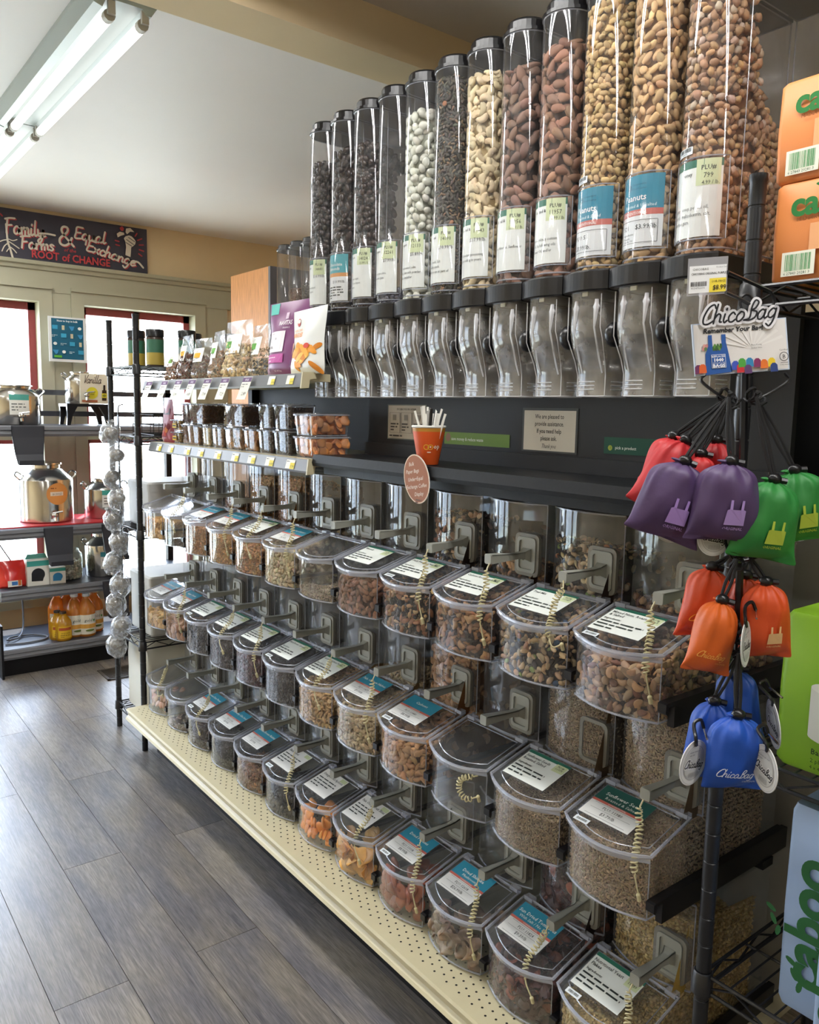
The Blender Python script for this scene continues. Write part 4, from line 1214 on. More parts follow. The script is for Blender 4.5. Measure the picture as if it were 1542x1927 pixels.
for k, (nm, comps, ht, core, step, lab) in enumerate(DISP):
    loc = (TXC, TY[k], 1.76)
    t = thing('gravity_dispenser', 'tall clear gravity dispenser holding %s, above the black counter' % nm, 'dispenser', loc, group='gravity dispensers in the main row')
    put('hopper_body', DBODY, t); put('cap', DCAP, t); put('collar', DCOL, t); put('spout', DSP, t); put('knob', DKN, t); put('label_holder', DHOL, t)
    c = Card(tube_fn()); x0, x1 = -.058, .052; W = x1 - x0; v0 = .022; Hh = .132
    if lab[0] == 'plu':
        c.rect(x0, v0, W, Hh, '#e6eae6', 10); c.rect(x0, v0 + Hh * .9, W, Hh * .1, GREENH, 10); c.rect(.006, v0 + Hh * .66, .042, Hh * .34, LIME, 5)
        c.text('PLU#', .027, v0 + Hh * .86, .011, DK, bold=.014, align='c'); c.text(lab[1], .027, v0 + Hh * .755, .0125, DK, align='c', cond=.9)
        if '$' in lab[2]: c.text(lab[2], .046, v0 + Hh * .60, .0125, DK, align='r', cond=.85)
        else: c.text(lab[2], .046, v0 + Hh * .67, .0095, DK, align='r', cond=.9)
        c.text(lab[3], -.012, v0 + Hh * .80, .0095, DK, bold=.014, cond=.9, align='c')
        for q, s in enumerate(lab[4]): c.text(s, -.042, v0 + Hh * (.36 - q * .09), .0092, DK, cond=.8)
    elif lab[0] == 'teal':
        c.rect(x0, v0, W, Hh, '#dfe3e4', 10); c.rect(x0, v0 + Hh * .52, W, Hh * .48, TEAL, 10); c.rect(x0, v0 + Hh * .44, W, Hh * .085, RED_, 10)
        c.ring(-.02, v0 + Hh * .84, .004, .006, '#1d5a70'); c.text('Cooperative', -.012, v0 + Hh * .86, .006, '#1d5a70'); c.text('Food Center', -.012, v0 + Hh * .80, .006, '#1d5a70')
        c.text(lab[1], -.032, v0 + Hh * .65, .0165, '#f2f4f4', bold=.012); c.text(lab[2], -.03, v0 + Hh * .555, .0085, '#dfeef2', shear=.15)
        c.text('CONVENTIONAL', -.038, v0 + Hh * .455, .0085, WHT, cond=.9)
        c.text(lab[3], -.032, v0 + Hh * .25, .0115, DK); c.text(lab[4], -.032 if k == 2 else .0, v0 + Hh * (.10 if k == 2 else .25), .0125, DK)
        for yy in (.06, .37): c.rect(-.04, v0 + Hh * yy, .082, .0008, DK, 6)
        c.rect(.042, v0 + Hh * .06, .0008, Hh * .31, DK)
        if k == 1:
            c.text('Ingredients:', -.03, v0 + Hh * .17, .006, DK); c.text('Peanuts', -.03, v0 + Hh * .12, .006, DK); c.text('Canola Oil', -.03, v0 + Hh * .08, .006, DK)
    else:
        c.rect(x0, v0, W, Hh, '#e0e2e2', 10); c.rect(x0, v0 + Hh * .6, W, Hh * .4, '#4fa3ad', 10); c.rect(x0, v0 + Hh * .52, W, Hh * .08, '#d99a5c', 10)
        c.text(lab[1], -.02, v0 + Hh * .75, .013, WHT, bold=.012); c.text(lab[2], -.02, v0 + Hh * .66, .013, WHT, bold=.012)
        c.text(lab[3], .0, v0 + Hh * .38, .0115, DK); c.lines(-.035, v0 + Hh * .28, .075, 5, .0075, .006, DK, k)
    if k in (0, 2):
        c2 = Card(tube_fn()); c2.rect(-.046, v0 + Hh + .012, .042, .013, '#d8e0e6', 4); c2.barcode(-.042, v0 + Hh + .017, .034, .007, DK, k); c2.text('INF - 0040750', -.042, v0 + Hh + .0128, .0045, DK); c2.build('code_sticker', t)
    c.build('label_card', t)
    o = put('bulk_food', tube_heap(comps, ht, core, 300 + k * 11, step, k == 0), None, loc)
    tag(o, '%s filling a tall clear dispenser above the counter' % nm.replace('almost nothing', 'few dark balls left, barely'), 'food', kind='stuff')
# the second run of dispensers further back
XR2 = 1.80
for k, (col_, ht, nm) in enumerate((('#5d4a3c', .5, 'dark grains, nearest the banner row'), ('#6a6460', .62, 'grey brown seeds'), ('#8a6a58', .58, 'reddish brown grains'), ('#c9b48c', .42, 'pale oats'))):
    y = 2.985 + k * .108
    loc = (XR2 + .05, y, 1.74)
    t = thing('gravity_dispenser', 'smaller clear dispenser behind the snack bags, with %s' % nm, 'dispenser', loc, group='gravity dispensers in the far row')
    for nm_, me in (('hopper_body', DBODY), ('cap', DCAP), ('collar', DCOL), ('spout', DSP)):
        put(nm_, me, t)
    t.scale = (.93, .93, .83)
    o = put('bulk_food', tube_heap(one('crumb', col_, .2, .8), ht, col_, 700 + k, .009, False), None, loc)
    o.scale = (.93, .93, .83)
    tag(o, '%s inside a smaller dispenser behind the snack bags' % nm.split(',')[0], 'food', kind='stuff')
gf = thing('rear_stand', 'tall dark shelf stand holding the small dispensers behind the snack bags', 'stand', (1.9, 3.1, 0))
q = MB(); q.box(-.16, .45, -.2, .24, 1.0, 1.51); q.box(-.13, .45, -.2, .24, 0, 1.0)
q.build('body', M_dark, gf)

# ================================================================ counter: signs, cup
def mX(px, py, X):      # front-facing point on the plane x = X
    p = onX(px, py, X); return float(p[1]), float(p[2])
def sign_on_x(name, label, cat, X, px0, py0, px1, py1, th=.003, group=None, lean=0.0):
    """A card facing the aisle on plane x = X, from pixel corners; returns root and (W, H)."""
    ya, zt = mX(px0, py0, X); yb, zb = mX(px1, py1, X)
    W, Hh = ya - yb, zt - zb
    t = thing(name, label, cat, (X, ya, zb), (0, lean, 0), group)
    return t, W, Hh
FX = plane_fn((0, 0, 0), (0, -1, 0), (0, 0, 1))
XP = 1.4385
t, W, Hh = sign_on_x('notice_card', 'white notice offering assistance, stuck on the black panel above the counter', 'sign', XP, 988, 772, 1082, 852)
c = Card(FX); c.rect(-.006, -.004, W + .012, Hh + .01, '#4a4d4d'); c.rect(0, 0, W, Hh, '#cfcabd')
for q, s in enumerate(('We are pleased to', 'provide assistance.', 'If you need help', 'please ask.')):
    c.text(s, W / 2, Hh * (.80 - q * .18), Hh * .155, '#23201e', align='c', cond=.82, bold=.01, res=2)
c.text('Thank you', W / 2, Hh * .07, Hh * .15, '#3a3634', align='c', cond=.75, shear=.3)
c.build('print', t)
t, W, Hh = sign_on_x('instruction_card', 'small tan instruction card partly hidden behind the orange paper cup', 'sign', XP, 732, 763, 800, 828)
c = Card(FX); c.rect(-.004, -.003, W + .008, Hh + .006, '#6c6f66'); c.rect(0, 0, W, Hh, '#bdb3a2')
c.text('BYOC: BRING YOUR OWN CONTAINER', W / 2, Hh * .86, Hh * .085, '#2c2826', bold=.02, cond=.62, align='c')
for q in range(3):
    x = W * (.04 + q * .32)
    for a, b_, ww, hh in ((0, .17, .29, .006), (0, .78, .29, .006), (0, .17, .008, .61), (.285, .17, .008, .61)): c.rect(x + a * W, Hh * b_, ww * W, hh * Hh if hh < .1 else hh * Hh, '#3c3835')
    c.lines(x + .03 * W, Hh * .42, W * .23, 3, Hh * .09, Hh * .08, '#4a4540', q)
    c.rect(x + .09 * W, Hh * .55, .10 * W, .17 * Hh, '#8d8578')
c.lines(W * .05, Hh * .06, W * .9, 1, 1, Hh * .08, '#4a4540', 8)
c.build('print', t)
t, W, Hh = sign_on_x('shelf_strip', 'olive green strip reading save money and reduce waste, on the black panel', 'sign', XP, 846, 812, 959, 843)
c = Card(FX); c.rect(-.02, 0, W + .02, Hh * .97, '#6c8a3a'); c.text('save money & reduce waste', W * .04, Hh * .33, Hh * .36, '#dfe3cf', bold=.008, cond=.92, res=2)
c.oval(-.004, Hh * .55, .010, .012, '#8a6a52'); c.build('print', t)
t, W, Hh = sign_on_x('shelf_strip', 'dark green strip reading pick a product, beside the hanging red pouches', 'sign', XP, 1138, 822, 1270, 862)
c = Card(FX); c.rect(0, 0, W, Hh, '#1d4f3e'); c.oval(W * .095, Hh * .36, Hh * .16, Hh * .16, '#93a53c'); c.text('1', W * .095, Hh * .29, Hh * .2, '#1d4f3e', align='c')
c.text('pick a product', W * .17, Hh * .30, Hh * .26, '#dfe6dd', bold=.008, res=2); c.build('print', t)
# oval notice on the shelf edge
p0 = onX(784, 901, 1.212)
t = thing('oval_notice', 'brown oval notice about paper bags, clipped to the black counter edge', 'sign', p0, (0, .15, 0))
c = Card(FX)
a0 = math.radians(-52)
c.oval(0, 0, .0665, .0445, '#cdb9a2', 40, a0); c.oval(0, 0, .0635, .0418, '#8f5a3d', 40, a0)
for q, (s, dx) in enumerate((('Bulk', -.026), ('Paper Bags', -.018), ('Under Equal', -.002), ('Exchange Coffee', .006), ('Display', .020))):
    c.text(s, dx, .030 - q * .0175, .0135, '#ded0c0', align='c', cond=.85, rot=.17, res=2)
c.lines(.010, -.052, .024, 2, .006, .005, '#4d3526', 5)
c.build('print', t)
q = MB(); pts = [(.0665 * math.cos(2 * PI * i / 32) * math.cos(a0) - .0445 * math.sin(2 * PI * i / 32) * math.sin(a0), .0665 * math.cos(2 * PI * i / 32) * math.sin(a0) + .0445 * math.sin(2 * PI * i / 32) * math.cos(a0)) for i in range(32)]
q.prism([(-a, b_) for a, b_ in pts], 0, .0015, 'x'); q.box(.0, .012, -.012, .012, .01, .018); q.build('backing', M_white, t)
# cup with strips
p0 = onX(806, 873, 1.275)
cup = thing('paper_cup', 'orange paper cup standing on the black counter shelf', 'cup', (p0[0], p0[1], 1.3685))
M_orange = mat('orange_paper', '#d9581f', .5)
hc = .094
q = MB(); q.lathe([(.025, 0), (.0255, .001), (.0405, hc - .012), (.0405, hc - .012)], 32, caps=False); q.build('cup_wall', M_orange, cup)
q = MB(); q.lathe([(.0405, hc - .012), (.0415, hc - .003)], 32, mi=1, caps=False); q.lathe([(.0415, hc - .003), (.0435, hc - .001), (.0435, hc + .002), (.0415, hc + .003), (.039, hc - .004), (.025, .004)], 32, mi=0, caps=False); q.build('rim', [M_white, mat('ochre_band', '#b9822e', .5)], cup)
def cupfn(u, v, L):
    r = .0257 + (.0405 - .0257) * v / (hc - .012) + .0004 + L
    a = math.radians(232) + u / .033
    return (r * math.cos(a), r * math.sin(a), v)
c = Card(cupfn); c.ring(-.006, .044, .005, .0068, '#e5b13e', 18); c.ring(.004, .044, .005, .0068, '#e5b13e', 18); c.text('+', .004, .0415, .009, '#f2e7cf', align='c', bold=.03); c.text('op', .0115, .0405, .0165, '#f2e7cf', bold=.02)
c.lines(-.004, .030, .030, 1, 1, .005, '#f2d9c0', 3); c.build('print', cup)
rr = random.Random(5)
for k in range(15):
    a = rr.uniform(0, 6.28); lean = Vector((math.cos(a) * rr.uniform(.1, .28), math.sin(a) * rr.uniform(.2, .42) + (.18 if k % 2 else -.15), 1)).normalized()
    b_ = MB(); L = rr.uniform(.115, .135); ww = rr.choice((.003, .004, .006))
    b_.box(-.0004, .0004, -ww, ww, 0, L)
    o = b_.build('paper_strip', M_paper, None, (cup.location[0] + rr.uniform(-.008, .008), cup.location[1] + rr.uniform(-.01, .01), cup.location[2] + .012))
    o.rotation_euler = lean.to_track_quat('Z', 'Y').to_euler()
    tag(o, 'white paper strip standing in the orange cup on the counter', 'paper strip', 'white paper strips in the cup')
b_ = MB(); b_.lathe([(.001, 0), (.0038, .01), (.0042, .12), (.0032, .132)], 10)
o = b_.build('pen', M_blackpl, None, (cup.location[0], cup.location[1], cup.location[2] + .008)); o.rotation_euler = (.12, -.05, 0)
tag(o, 'black pen standing among white strips in the orange cup', 'pen')

# ================================================================ left shelves: bags, tubs, price tags
ZU, ZL = 1.603, 1.352
def pillow_fn(W, Hh, D, seed, top=.0):
    r = random.Random(seed); a, b_, c_ = r.uniform(0, 6), r.uniform(0, 6), r.uniform(0, 6)
    def fn(u, v, side):
        pin = 1 - .10 * math.sin(PI * v) ** 2 - top * max(0, v - .7) / .3
        y = (u - .5) * W * pin
        e = (1 - abs(2 * u - 1) ** 2.6)
        bl = (min(1, (v + .03) / .12) ** .5) * (1 - max(0, v - .12) / .88) ** .75 if v < 1 else 0
        x = D / 2 * e * bl + .003 * math.sin(u * 9 + a) * math.sin(v * 13 + b_) * e * min(1, 6 * (1 - v))
        return (-x if side < 0 else x, -y, v * Hh)
    return fn
def pillow_mesh(fn, nu=12, nv=16):
    m = MB()
    m.grid(lambda u, v: fn(u, v, -1), nu, nv); m.grid(lambda u, v: fn(1 - u, v, 1), nu, nv)
    return m
def bag_at(px0, px1, pt, X):
    ya, zt = mX(px0, pt, X); yb, _ = mX(px1, pt, X)
    return ya, yb, zt
BAGS = [(303, 326, 655, 1.25, '#7d5a40', 'almond', '#6a9a3a', 'small clear bag of nuts with green label, leftmost on the upper shelf'),
        (322, 350, 632, 1.24, '#5d3a2a', 'almond', '#d99a2a', 'clear bag of brown almonds with yellow label near the rack post'),
        (350, 382, 638, 1.25, '#6a4430', 'nutlet', '#d9a02a', 'clear bag of dark nuts with wide yellow label'),
        (380, 410, 624, 1.25, '#a87c52', 'nutlet', '#5a9a3c', 'tall clear bag of peanuts with leaf green label'),
        (406, 458, 606, 1.25, '#c2a878', 'cashew', '#4f8f34', 'large shiny clear bag of cashews with green label'),
        (456, 492, 612, 1.27, '#b89a68', 'pepita', '#5a9a3c', 'clear bag of pale mixed nuts beside the purple pouch')]
for k, (a, b_, pt, X, colr, tp, lc, lb) in enumerate(BAGS):
    ya, yb, zt = bag_at(a, b_, pt, X)
    W, Hh = ya - yb, zt - ZU
    t = thing('snack_bag', lb, 'bag', (X + .03, (ya + yb) / 2, ZU), (0, .06, random.uniform(-.15, .15)), 'clear snack bags on the upper shelf')
    fn = pillow_fn(W, Hh, .075, 40 + k, .12)
    pillow_mesh(fn).build('film', M_film, t)
    P, N = jgrid(lambda u, v: (np.array(fn(.06 + .88 * u, .02 + .56 * v, -1)) + np.array([.005, 0, 0]), np.array([-1., 0, .1])), W, Hh * .56, .012, rng)
    P2, N2 = jgrid(lambda u, v: (np.array(fn(.1 + .8 * u, .03 + .55 * v, 1)) * np.array([.5, 1, 1]), np.array([1., 0, .1])), W, Hh * .5, .014, rng)
    V, F, C = merge([scatter(np.array(P), np.array(N), one(tp, colr, .15), 60 + k), scatter(np.array(P2), np.array(N2), one(tp, colr, .2), 90 + k)])
    put('nuts', np_mesh('nuts', V, F, C, FM), t)['kind'] = 'stuff'
    c = Card(lambda u, v, L, fn=fn, W=W, Hh=Hh: tuple(np.array(fn(.5 + u / W, v / Hh, -1)) - np.array([.0015 + L, 0, 0])))
    w_, h_ = W * .62, Hh * .34; x0, y0 = -W * .36, Hh * .42
    c.rect(x0, y0, w_, h_, '#e6e8e2', 4); c.rect(x0 + .1 * w_, y0 + h_ * .3, w_ * .8, h_ * .34, lc, 4); c.lines(x0 + .1 * w_, y0 + h_ * .12, w_ * .8, 1, 1, .006, '#555', k)
    c.build('label', t)
M_purple = mat('purple_film', '#74346a', .35)
ya, yb, zt = bag_at(489, 562, 571, 1.255); W, Hh = ya - yb, zt - ZU
t = thing('snack_pouch', 'purple stand-up pouch of goji berries on the upper shelf', 'bag', (1.29, (ya + yb) / 2, ZU), (0, .05, .05))
fn = pillow_fn(W, Hh, .075, 3); pillow_mesh(fn).build('pouch', M_purple, t)
pf = lambda u, v, L: tuple(np.array(fn(.5 + u / W, v / Hh, -1)) - np.array([.001 + L, 0, 0]))
c = Card(pf)
c.rect(-W * .46, Hh * .84, W * .22, Hh * .15, '#4fb0a4', 4); c.text('NAVITAS', -W * .16, Hh * .68, Hh * .085, '#eee6ee', bold=.02); c.text('ORGANICS', -W * .05, Hh * .63, Hh * .035, '#eee6ee')
c.rect(-W * .02, Hh * .76, W * .08, W * .08, '#cdb4c8')
c.rect(-W * .42, Hh * .32, W * .46, Hh * .28, '#e2dfe4', 5); c.text('GOJI', -W * .38, Hh * .44, Hh * .11, '#5a5058'); c.text('BERRIES', -W * .38, Hh * .37, Hh * .05, '#5a5058', bold=.02)
c.text('ORGANIC', -W * .38, Hh * .56, Hh * .03, '#8a6a80'); c.rect(-W * .42, Hh * .17, W * .5, Hh * .12, '#b04a92', 5); c.lines(-W * .38, Hh * .24, W * .4, 2, Hh * .05, .005, '#ead0e2', 4)
c.oval(-W * .36, Hh * .07, .006, .008, '#cfa8c6'); c.oval(-W * .28, Hh * .07, .006, .008, '#cfa8c6'); c.text('NET WT 8oz', -W * .1, Hh * .05, Hh * .03, '#e6d6e2')
c.build('print', t)
ya, yb, zt = bag_at(527, 606, 585, 1.225); W, Hh = ya - yb, zt - ZU
t = thing('snack_pouch', 'white stand-up pouch of dried mangoes with orange fruit picture', 'bag', (1.25, (ya + yb) / 2, ZU), (0, .05, -.12))
fn2 = pillow_fn(W, Hh, .065, 8); pillow_mesh(fn2).build('pouch', mat('white_film', '#dcdedb', .35), t)
c = Card(lambda u, v, L: tuple(np.array(fn2(.5 + u / W, v / Hh, -1)) - np.array([.001 + L, 0, 0])))
c.oval(-W * .22, Hh * .80, .014, .012, '#b5302c'); c.oval(-W * .22, Hh * .815, .013, .006, '#e8ddd6'); c.text('ORGANIC DRIED', -W * .38, Hh * .66, Hh * .05, '#e39a3c'); c.text('MANGOES', -W * .40, Hh * .57, Hh * .095, '#e28a22', bold=.02)
for q in range(16):
    rr = random.Random(q + 2); x, y = rr.uniform(-.2, .42) * W, rr.uniform(.08, .42) * Hh
    c.oval(x, y, W * rr.uniform(.09, .15), Hh * rr.uniform(.04, .07), rr.choice(('#d98d1e', '#c97a18', '#e0a030', '#e8b54a')), 14, rr.uniform(-.6, .6))
c.oval(-W * .34, Hh * .4, W * .09, Hh * .09, '#e3b08a'); c.oval(W * .16, Hh * .42, W * .07, Hh * .04, '#c9402c'); c.rect(-W * .42, Hh * .12, W * .06, Hh * .12, '#7aa8c9')
c.build('print', t)
# jars on the rack and small things follow with the rack; tubs on the lower shelf
def tub_meshes(W, D, Hh):
    m = MB()
    rings = [[(x, y, z) for x, y in rrect(D * s, W * s, .012, 3)] for s, z in ((.86, .002), (.88, 0), (.97, Hh * .9))]
    m.loft([rings[1], rings[2]], True, False, 0); m.add(rings[0], [tuple(range(len(rings[0])))], 0)
    m.tube(rings[1], .0014, 4, 1, closed=True)
    l = MB(); o_ = rrect(D, W, .012, 3); n = len(o_)
    l.loft([[(x, y, Hh * .9) for x, y in o_], [(x, y, Hh * .94) for x, y in o_], [(x * .9, y * .9, Hh * .95) for x, y in o_], [(x * .88, y * .88, Hh) for x, y in o_]], True, True, 0, False)
    l.tube([(x, y, Hh * .92) for x, y in o_], .0026, 5, 1, closed=True)
    for y in (-W * .3, W * .3): l.box(-D / 2 - .006, -D / 2 + .002, y - .006, y + .006, Hh * .86, Hh * .94, 1)
    return m.mesh('tub', [M_clear, M_rim]), l.mesh('tub_lid', [M_clear, M_rim])
def tub(px0, px1, X, z, Hh, comps, core, step, label, material=None, group='clear deli tubs on the lower shelf', D=.10):
    ya = mX(px0, 800, X)[0]; yb = mX(px1, 800, X)[0]; W = (ya - yb) * .97
    t = thing('deli_tub', label, 'tub', (X + D / 2, (ya + yb) / 2, z), group=group)
    b_, l = tub_meshes(W, D, Hh); put('tub', b_, t); put('lid', l, t)
    wi, di = W * .84, D * .84
    f1 = lambda u, v: (np.array([-di / 2 * (1 + .1 * v), -wi / 2 * (1 + .08 * v) + u * wi * (1 + .08 * v), .004 + v * Hh * .8]), np.array([-1., 0, 0]))
    f2 = lambda u, v: (np.array([-di / 2 + u * di, -wi / 2 * (1 + .1 * v), .004 + v * Hh * .8]), np.array([0, -1., 0]))
    f3 = lambda u, v: (np.array([-di / 2 + v * di, -wi / 2 + u * wi, Hh * .82]), np.array([0, 0, 1.]))
    parts = []
    for k, (f, lu, lv) in enumerate(((f1, wi, Hh * .8), (f2, di, Hh * .8), (f3, wi, di))):
        P, N = jgrid(f, lu, lv, step, rng); parts.append(scatter(np.array(P), np.array(N), comps, int(px0) + k, .35, step * .25))
        V, F, C = core_grid(f, 3, 3, core); parts.append((V - f(.5, .5)[1][None] * step * .5, F, C))
    V, F, C = merge(parts); V[:, 2] = np.clip(V[:, 2], .002, Hh * .93); V[:, 0] = np.clip(V[:, 0], -D * .475, D * .475); V[:, 1] = np.clip(V[:, 1], -W * .475, W * .475)
    put('contents', np_mesh('contents', V, F, C, material or FM), t)['kind'] = 'stuff'
    return t
hb = .082
z2 = ZL + hb + .001
TB_ = [(338, 375, 'stick', '#a8794c', .011, 'brown sesame sticks, bottom of its stack by the yellow labels'), (376, 393, 'flake', '#d6bf90', .010, 'pale cream crumbs, narrow one in the bottom layer'), (394, 418, 'nutlet', '#a07a52', .011, 'chopped nut pieces beside the cream tub'),
       (419, 454, 'chip', '#b98e60', .020, 'tan dried banana chips in the bottom layer'), (455, 481, 'pit', '#b87a3c', .022, 'amber dried fruit in the bottom layer'), (482, 510, 'raisin', '#4d3d34', .012, 'dark raisins in the bottom layer'), (511, 545, 'raisin', '#3f3530', .012, 'black raisins, bottom layer next to the apricots')]
for a, b_, tp, colr, st, lb in TB_:
    tub(a, b_, 1.255, ZL, hb, one(tp, colr, .2, .8), colr, st, 'clear deli tub of %s' % lb)
for a, b_, tp, colr, st, lb in ((338, 384, 'stick', '#7d5238', .011, 'dark sesame sticks, leftmost of the upper layer'), (420, 458, 'stick', '#6a4a3a', .011, 'brown shredded fruit, upper layer above the banana chips'), (482, 510, 'raisin', '#463830', .012, 'dark dates, upper layer above the raisins'), (511, 545, 'raisin', '#4a3c3a', .012, 'purple black prunes, upper layer next to the apricots')):
    tub(a, b_, 1.258, z2, hb, one(tp, colr, .2, .8), colr, st, 'clear deli tub of %s' % lb)
ha = .068
tub(549, 590, 1.245, ZL, ha, one('pit', '#e08a38', .12, .9), '#b8641e', .024, 'wide clear tub of orange apricots, lower of the two', FMF, D=.14)
tub(549, 590, 1.245, ZL + ha + .001, ha, one('pit', '#d98a48', .12, .9), '#b8641e', .024, 'wide clear tub of orange apricots, upper of the two', FMF, D=.14)
for q, z in enumerate((ZL, ZL + ha + .001)):
    tub(571, 602, 1.41, z, ha, one('raisin', ('#8a4a34', '#6a2f2c')[q], .2, 1), '#4d2a20', .014, 'clear tub of red brown fruit behind the apricots, %s' % ('below', 'on top')[q], FMF)
for q in range(2):
    t = tub(321, 337, 1.262, ZL + q * .05, .048, one('nutlet', '#c9a050', .15, .8), '#a87c3a', .011, 'tiny clear cup with yellow label beside the red packet, %s' % ('below', 'on top')[q])
    c = Card(FX); c.rect(-.02, .012, .04, .018, '#d9b52c'); c.rect(-.016, .018, .032, .006, '#3a3020')
    o = c.build('label', t); o.location = (-.052, 0, 0)
ya, yb, zt = bag_at(300, 321, 748, 1.255); W, Hh = ya - yb, zt - ZL
t = thing('fruit_packet', 'small red fruit packet standing at the far end of the lower shelf', 'packet', (1.27, (ya + yb) / 2, ZL))
f4 = pillow_fn(W, Hh, .04, 12, .3); pillow_mesh(f4, 8, 10).build('packet', mat('red_packet', '#9a2f40', .35), t)
c = Card(lambda u, v, L: tuple(np.array(f4(.5 + u / W, v / Hh, -1)) - np.array([.001 + L, 0, 0])))
for q in range(6): c.oval((-.25 + .1 * q) * W, Hh * (.2 + .08 * (q % 3)), W * .1, W * .1, ('#c94a3a', '#d9824a', '#7d1f30')[q % 3], 12)
c.rect(-W * .3, Hh * .62, W * .6, Hh * .14, '#5d4a50'); c.build('print', t)
# price tags
M_tag = mat('tag_card', '#dcdccf', .6)
for k, (px, py) in enumerate(((283, 716), (312, 713), (338, 712), (364, 710), (393, 708), (426, 706), (468, 705))):
    y = mX(px, py, 1.183)[0]
    t = thing('price_tag', 'tilted white price tag with purple band, number %s from the rack post' % ('one', 'two', 'three', 'four', 'five', 'six', 'seven')[k], 'price tag', (1.183, y, ZU - .004), (0, .38, 0), 'hanging price tags on the upper shelf edge')
    q = MB(); q.box(-.0006, .0006, -.031, .031, -.078, 0); q.build('tag_board', M_tag, t)
    c = Card(lambda u, v, L: (-.0006 - L, -u, v))
    c.rect(-.031, -.018, .062, .016, '#5c4168'); c.text('BULK', 0, -.014, .010, '#d8cfe0', align='c', bold=.02); c.lines(-.024, -.028, .045, 2, .008, .006, '#777', k)
    c.text(('6.99', '8.49', '5.99', '4.89', '7.99', '7.29', '2.89')[k], .022, -.064, .017, '#333', align='r')
    c.build('print', t)
for k, px in enumerate((300, 322, 353, 378, 410, 443, 474, 508, 547)):
    y = mX(px, 850, 1.208)[0]; w_ = .052
    c = Card(plane_fn((1.2030, y + w_ / 2, ZL - .032), (0, -1, 0), (.30, 0, 1)))
    c.rect(0, 0, w_, .028, '#e3e4dc'); c.rect(w_ * .5, 0, w_ * .5, .019, '#e0cf4a'); c.lines(.004, .021, .04, 1, 1, .005, '#555', k); c.text('%d.99' % (3 + k % 6), w_ * .95, .004, .011, '#333', align='r')
    o = c.build('shelf_label', None)
    tag(o, 'yellow and white label on the lower shelf edge, %s from the post' % ('first', 'second', 'third', 'fourth', 'fifth', 'sixth', 'seventh', 'eighth', 'ninth')[k], 'label', 'labels in the lower shelf channel')
for k, px in enumerate((511, 546)):
    y = mX(px, 709, 1.187)[0]
    c = Card(plane_fn((1.1830, y + .02, ZU - .031), (0, -1, 0), (.30, 0, 1)))
    c.rect(0, 0, .042, .027, '#e3e4dc'); c.rect(.020, 0, .022, .018, '#e0cf4a'); c.text('4.99', .040, .004, .009, '#333', align='r')
    tag(c.build('shelf_label', None), 'yellow and white label in the upper channel under the %s pouch' % ('purple', 'white mango')[k], 'label', 'labels in the upper shelf channel')

# ================================================================ wire racks
def wire_rack(label, x0, x1, y0, y1, zs, ht, step=.025):
    t = thing('wire_rack', label, 'rack', (x0, y0, 0))
    dx, dy = x1 - x0, y1 - y0
    for x, y in ((0, 0), (0, dy), (dx, 0), (dx, dy)):
        p = MB(); prof = [(.0125, 0)]
        z = .04
        while z < ht - .02:
            prof += [(.0127, z), (.0115, z + .0012), (.0115, z + .003), (.0127, z + .0042)]; z += .0508 if ht < 1.9 else .0508
        prof += [(.0127, ht - .012), (.0138, ht - .010), (.0138, ht)]
        p.lathe(prof, 14, (x, y, 0)); p.build('post', M_wire, t)
    for z in zs:
        s = MB()
        def bar(a, b_, r=.0028): s.tube([a, b_], r, 6)
        for (ax, ay), (bx, by) in (((0, 0), (0, dy)), ((0, dy), (dx, dy)), ((dx, dy), (dx, 0)), ((dx, 0), (0, 0))):
            bar((ax, ay, z), (bx, by, z), .0034); bar((ax, ay, z - .030), (bx, by, z - .030), .0034)
            L = math.hypot(bx - ax, by - ay); n = max(4, int(L / .055)); pts = []
            for q in range(n + 1):
                f = q / n; pts.append((ax + (bx - ax) * f, ay + (by - ay) * f, z - .002 if q % 2 else z - .028))
            s.tube(pts, .0022, 5)
        n = int(dy / step)
        for q in range(1, n):
            bar((0, dy * q / n, z + .001), (dx, dy * q / n, z + .001), .0019)
        for f in (.33, .66): bar((dx * f, 0, z - .004), (dx * f, dy, z - .004), .0026)
        for x, y in ((0, 0), (0, dy), (dx, 0), (dx, dy)):
            s.lathe([(.0145, -.036), (.0185, -.034), (.0165, .004), (.0145, .006)], 14, (x, y, z))
        o = s.build('wire_shelf', M_wire, t); o['kind'] = 'stuff'
    return t
wire_rack('black wire rack at the far end of the bins, near the window', 1.167, 1.98, 3.36, 3.70, (.12, .485, .97, 1.37, 1.665), 1.875)
wire_rack('black wire rack at the near end of the bins, hung with coloured pouches', 1.20, 1.62, -.22, .690, (.545, .955, 1.70), 1.868)
# jars on the far rack
for k, (x, y) in enumerate(((1.26, 3.62), (1.30, 3.50), (1.42, 3.44), (1.50, 3.56), (1.64, 3.44))):
    t = thing('spice_jar', 'green and gold spice jar on the rack top, %s from the rear post' % ('first', 'second', 'third', 'fourth', 'fifth')[k], 'jar', (x, y, 1.6685), group='spice jars on the far rack')
    q = MB(); q.lathe([(.036, 0), (.037, .003), (.037, .125), (.034, .13)], 20); q.build('jar', mat('jar_brown', '#3d2f28', .25), t)
    q = MB(); q.lathe([(.0385, .13), (.0385, .158), (.036, .162)], 20); q.build('lid', M_blackpl, t)
    q = MB(); q.lathe([(.0375, .010), (.0375, .062)], 20, mi=0, caps=False); q.lathe([(.0375, .062), (.0375, .118)], 20, mi=1, caps=False); q.build('label', [mat('gold_label', '#a08c3c', .5), mat('green_label', '#2f5f4a', .5)], t)
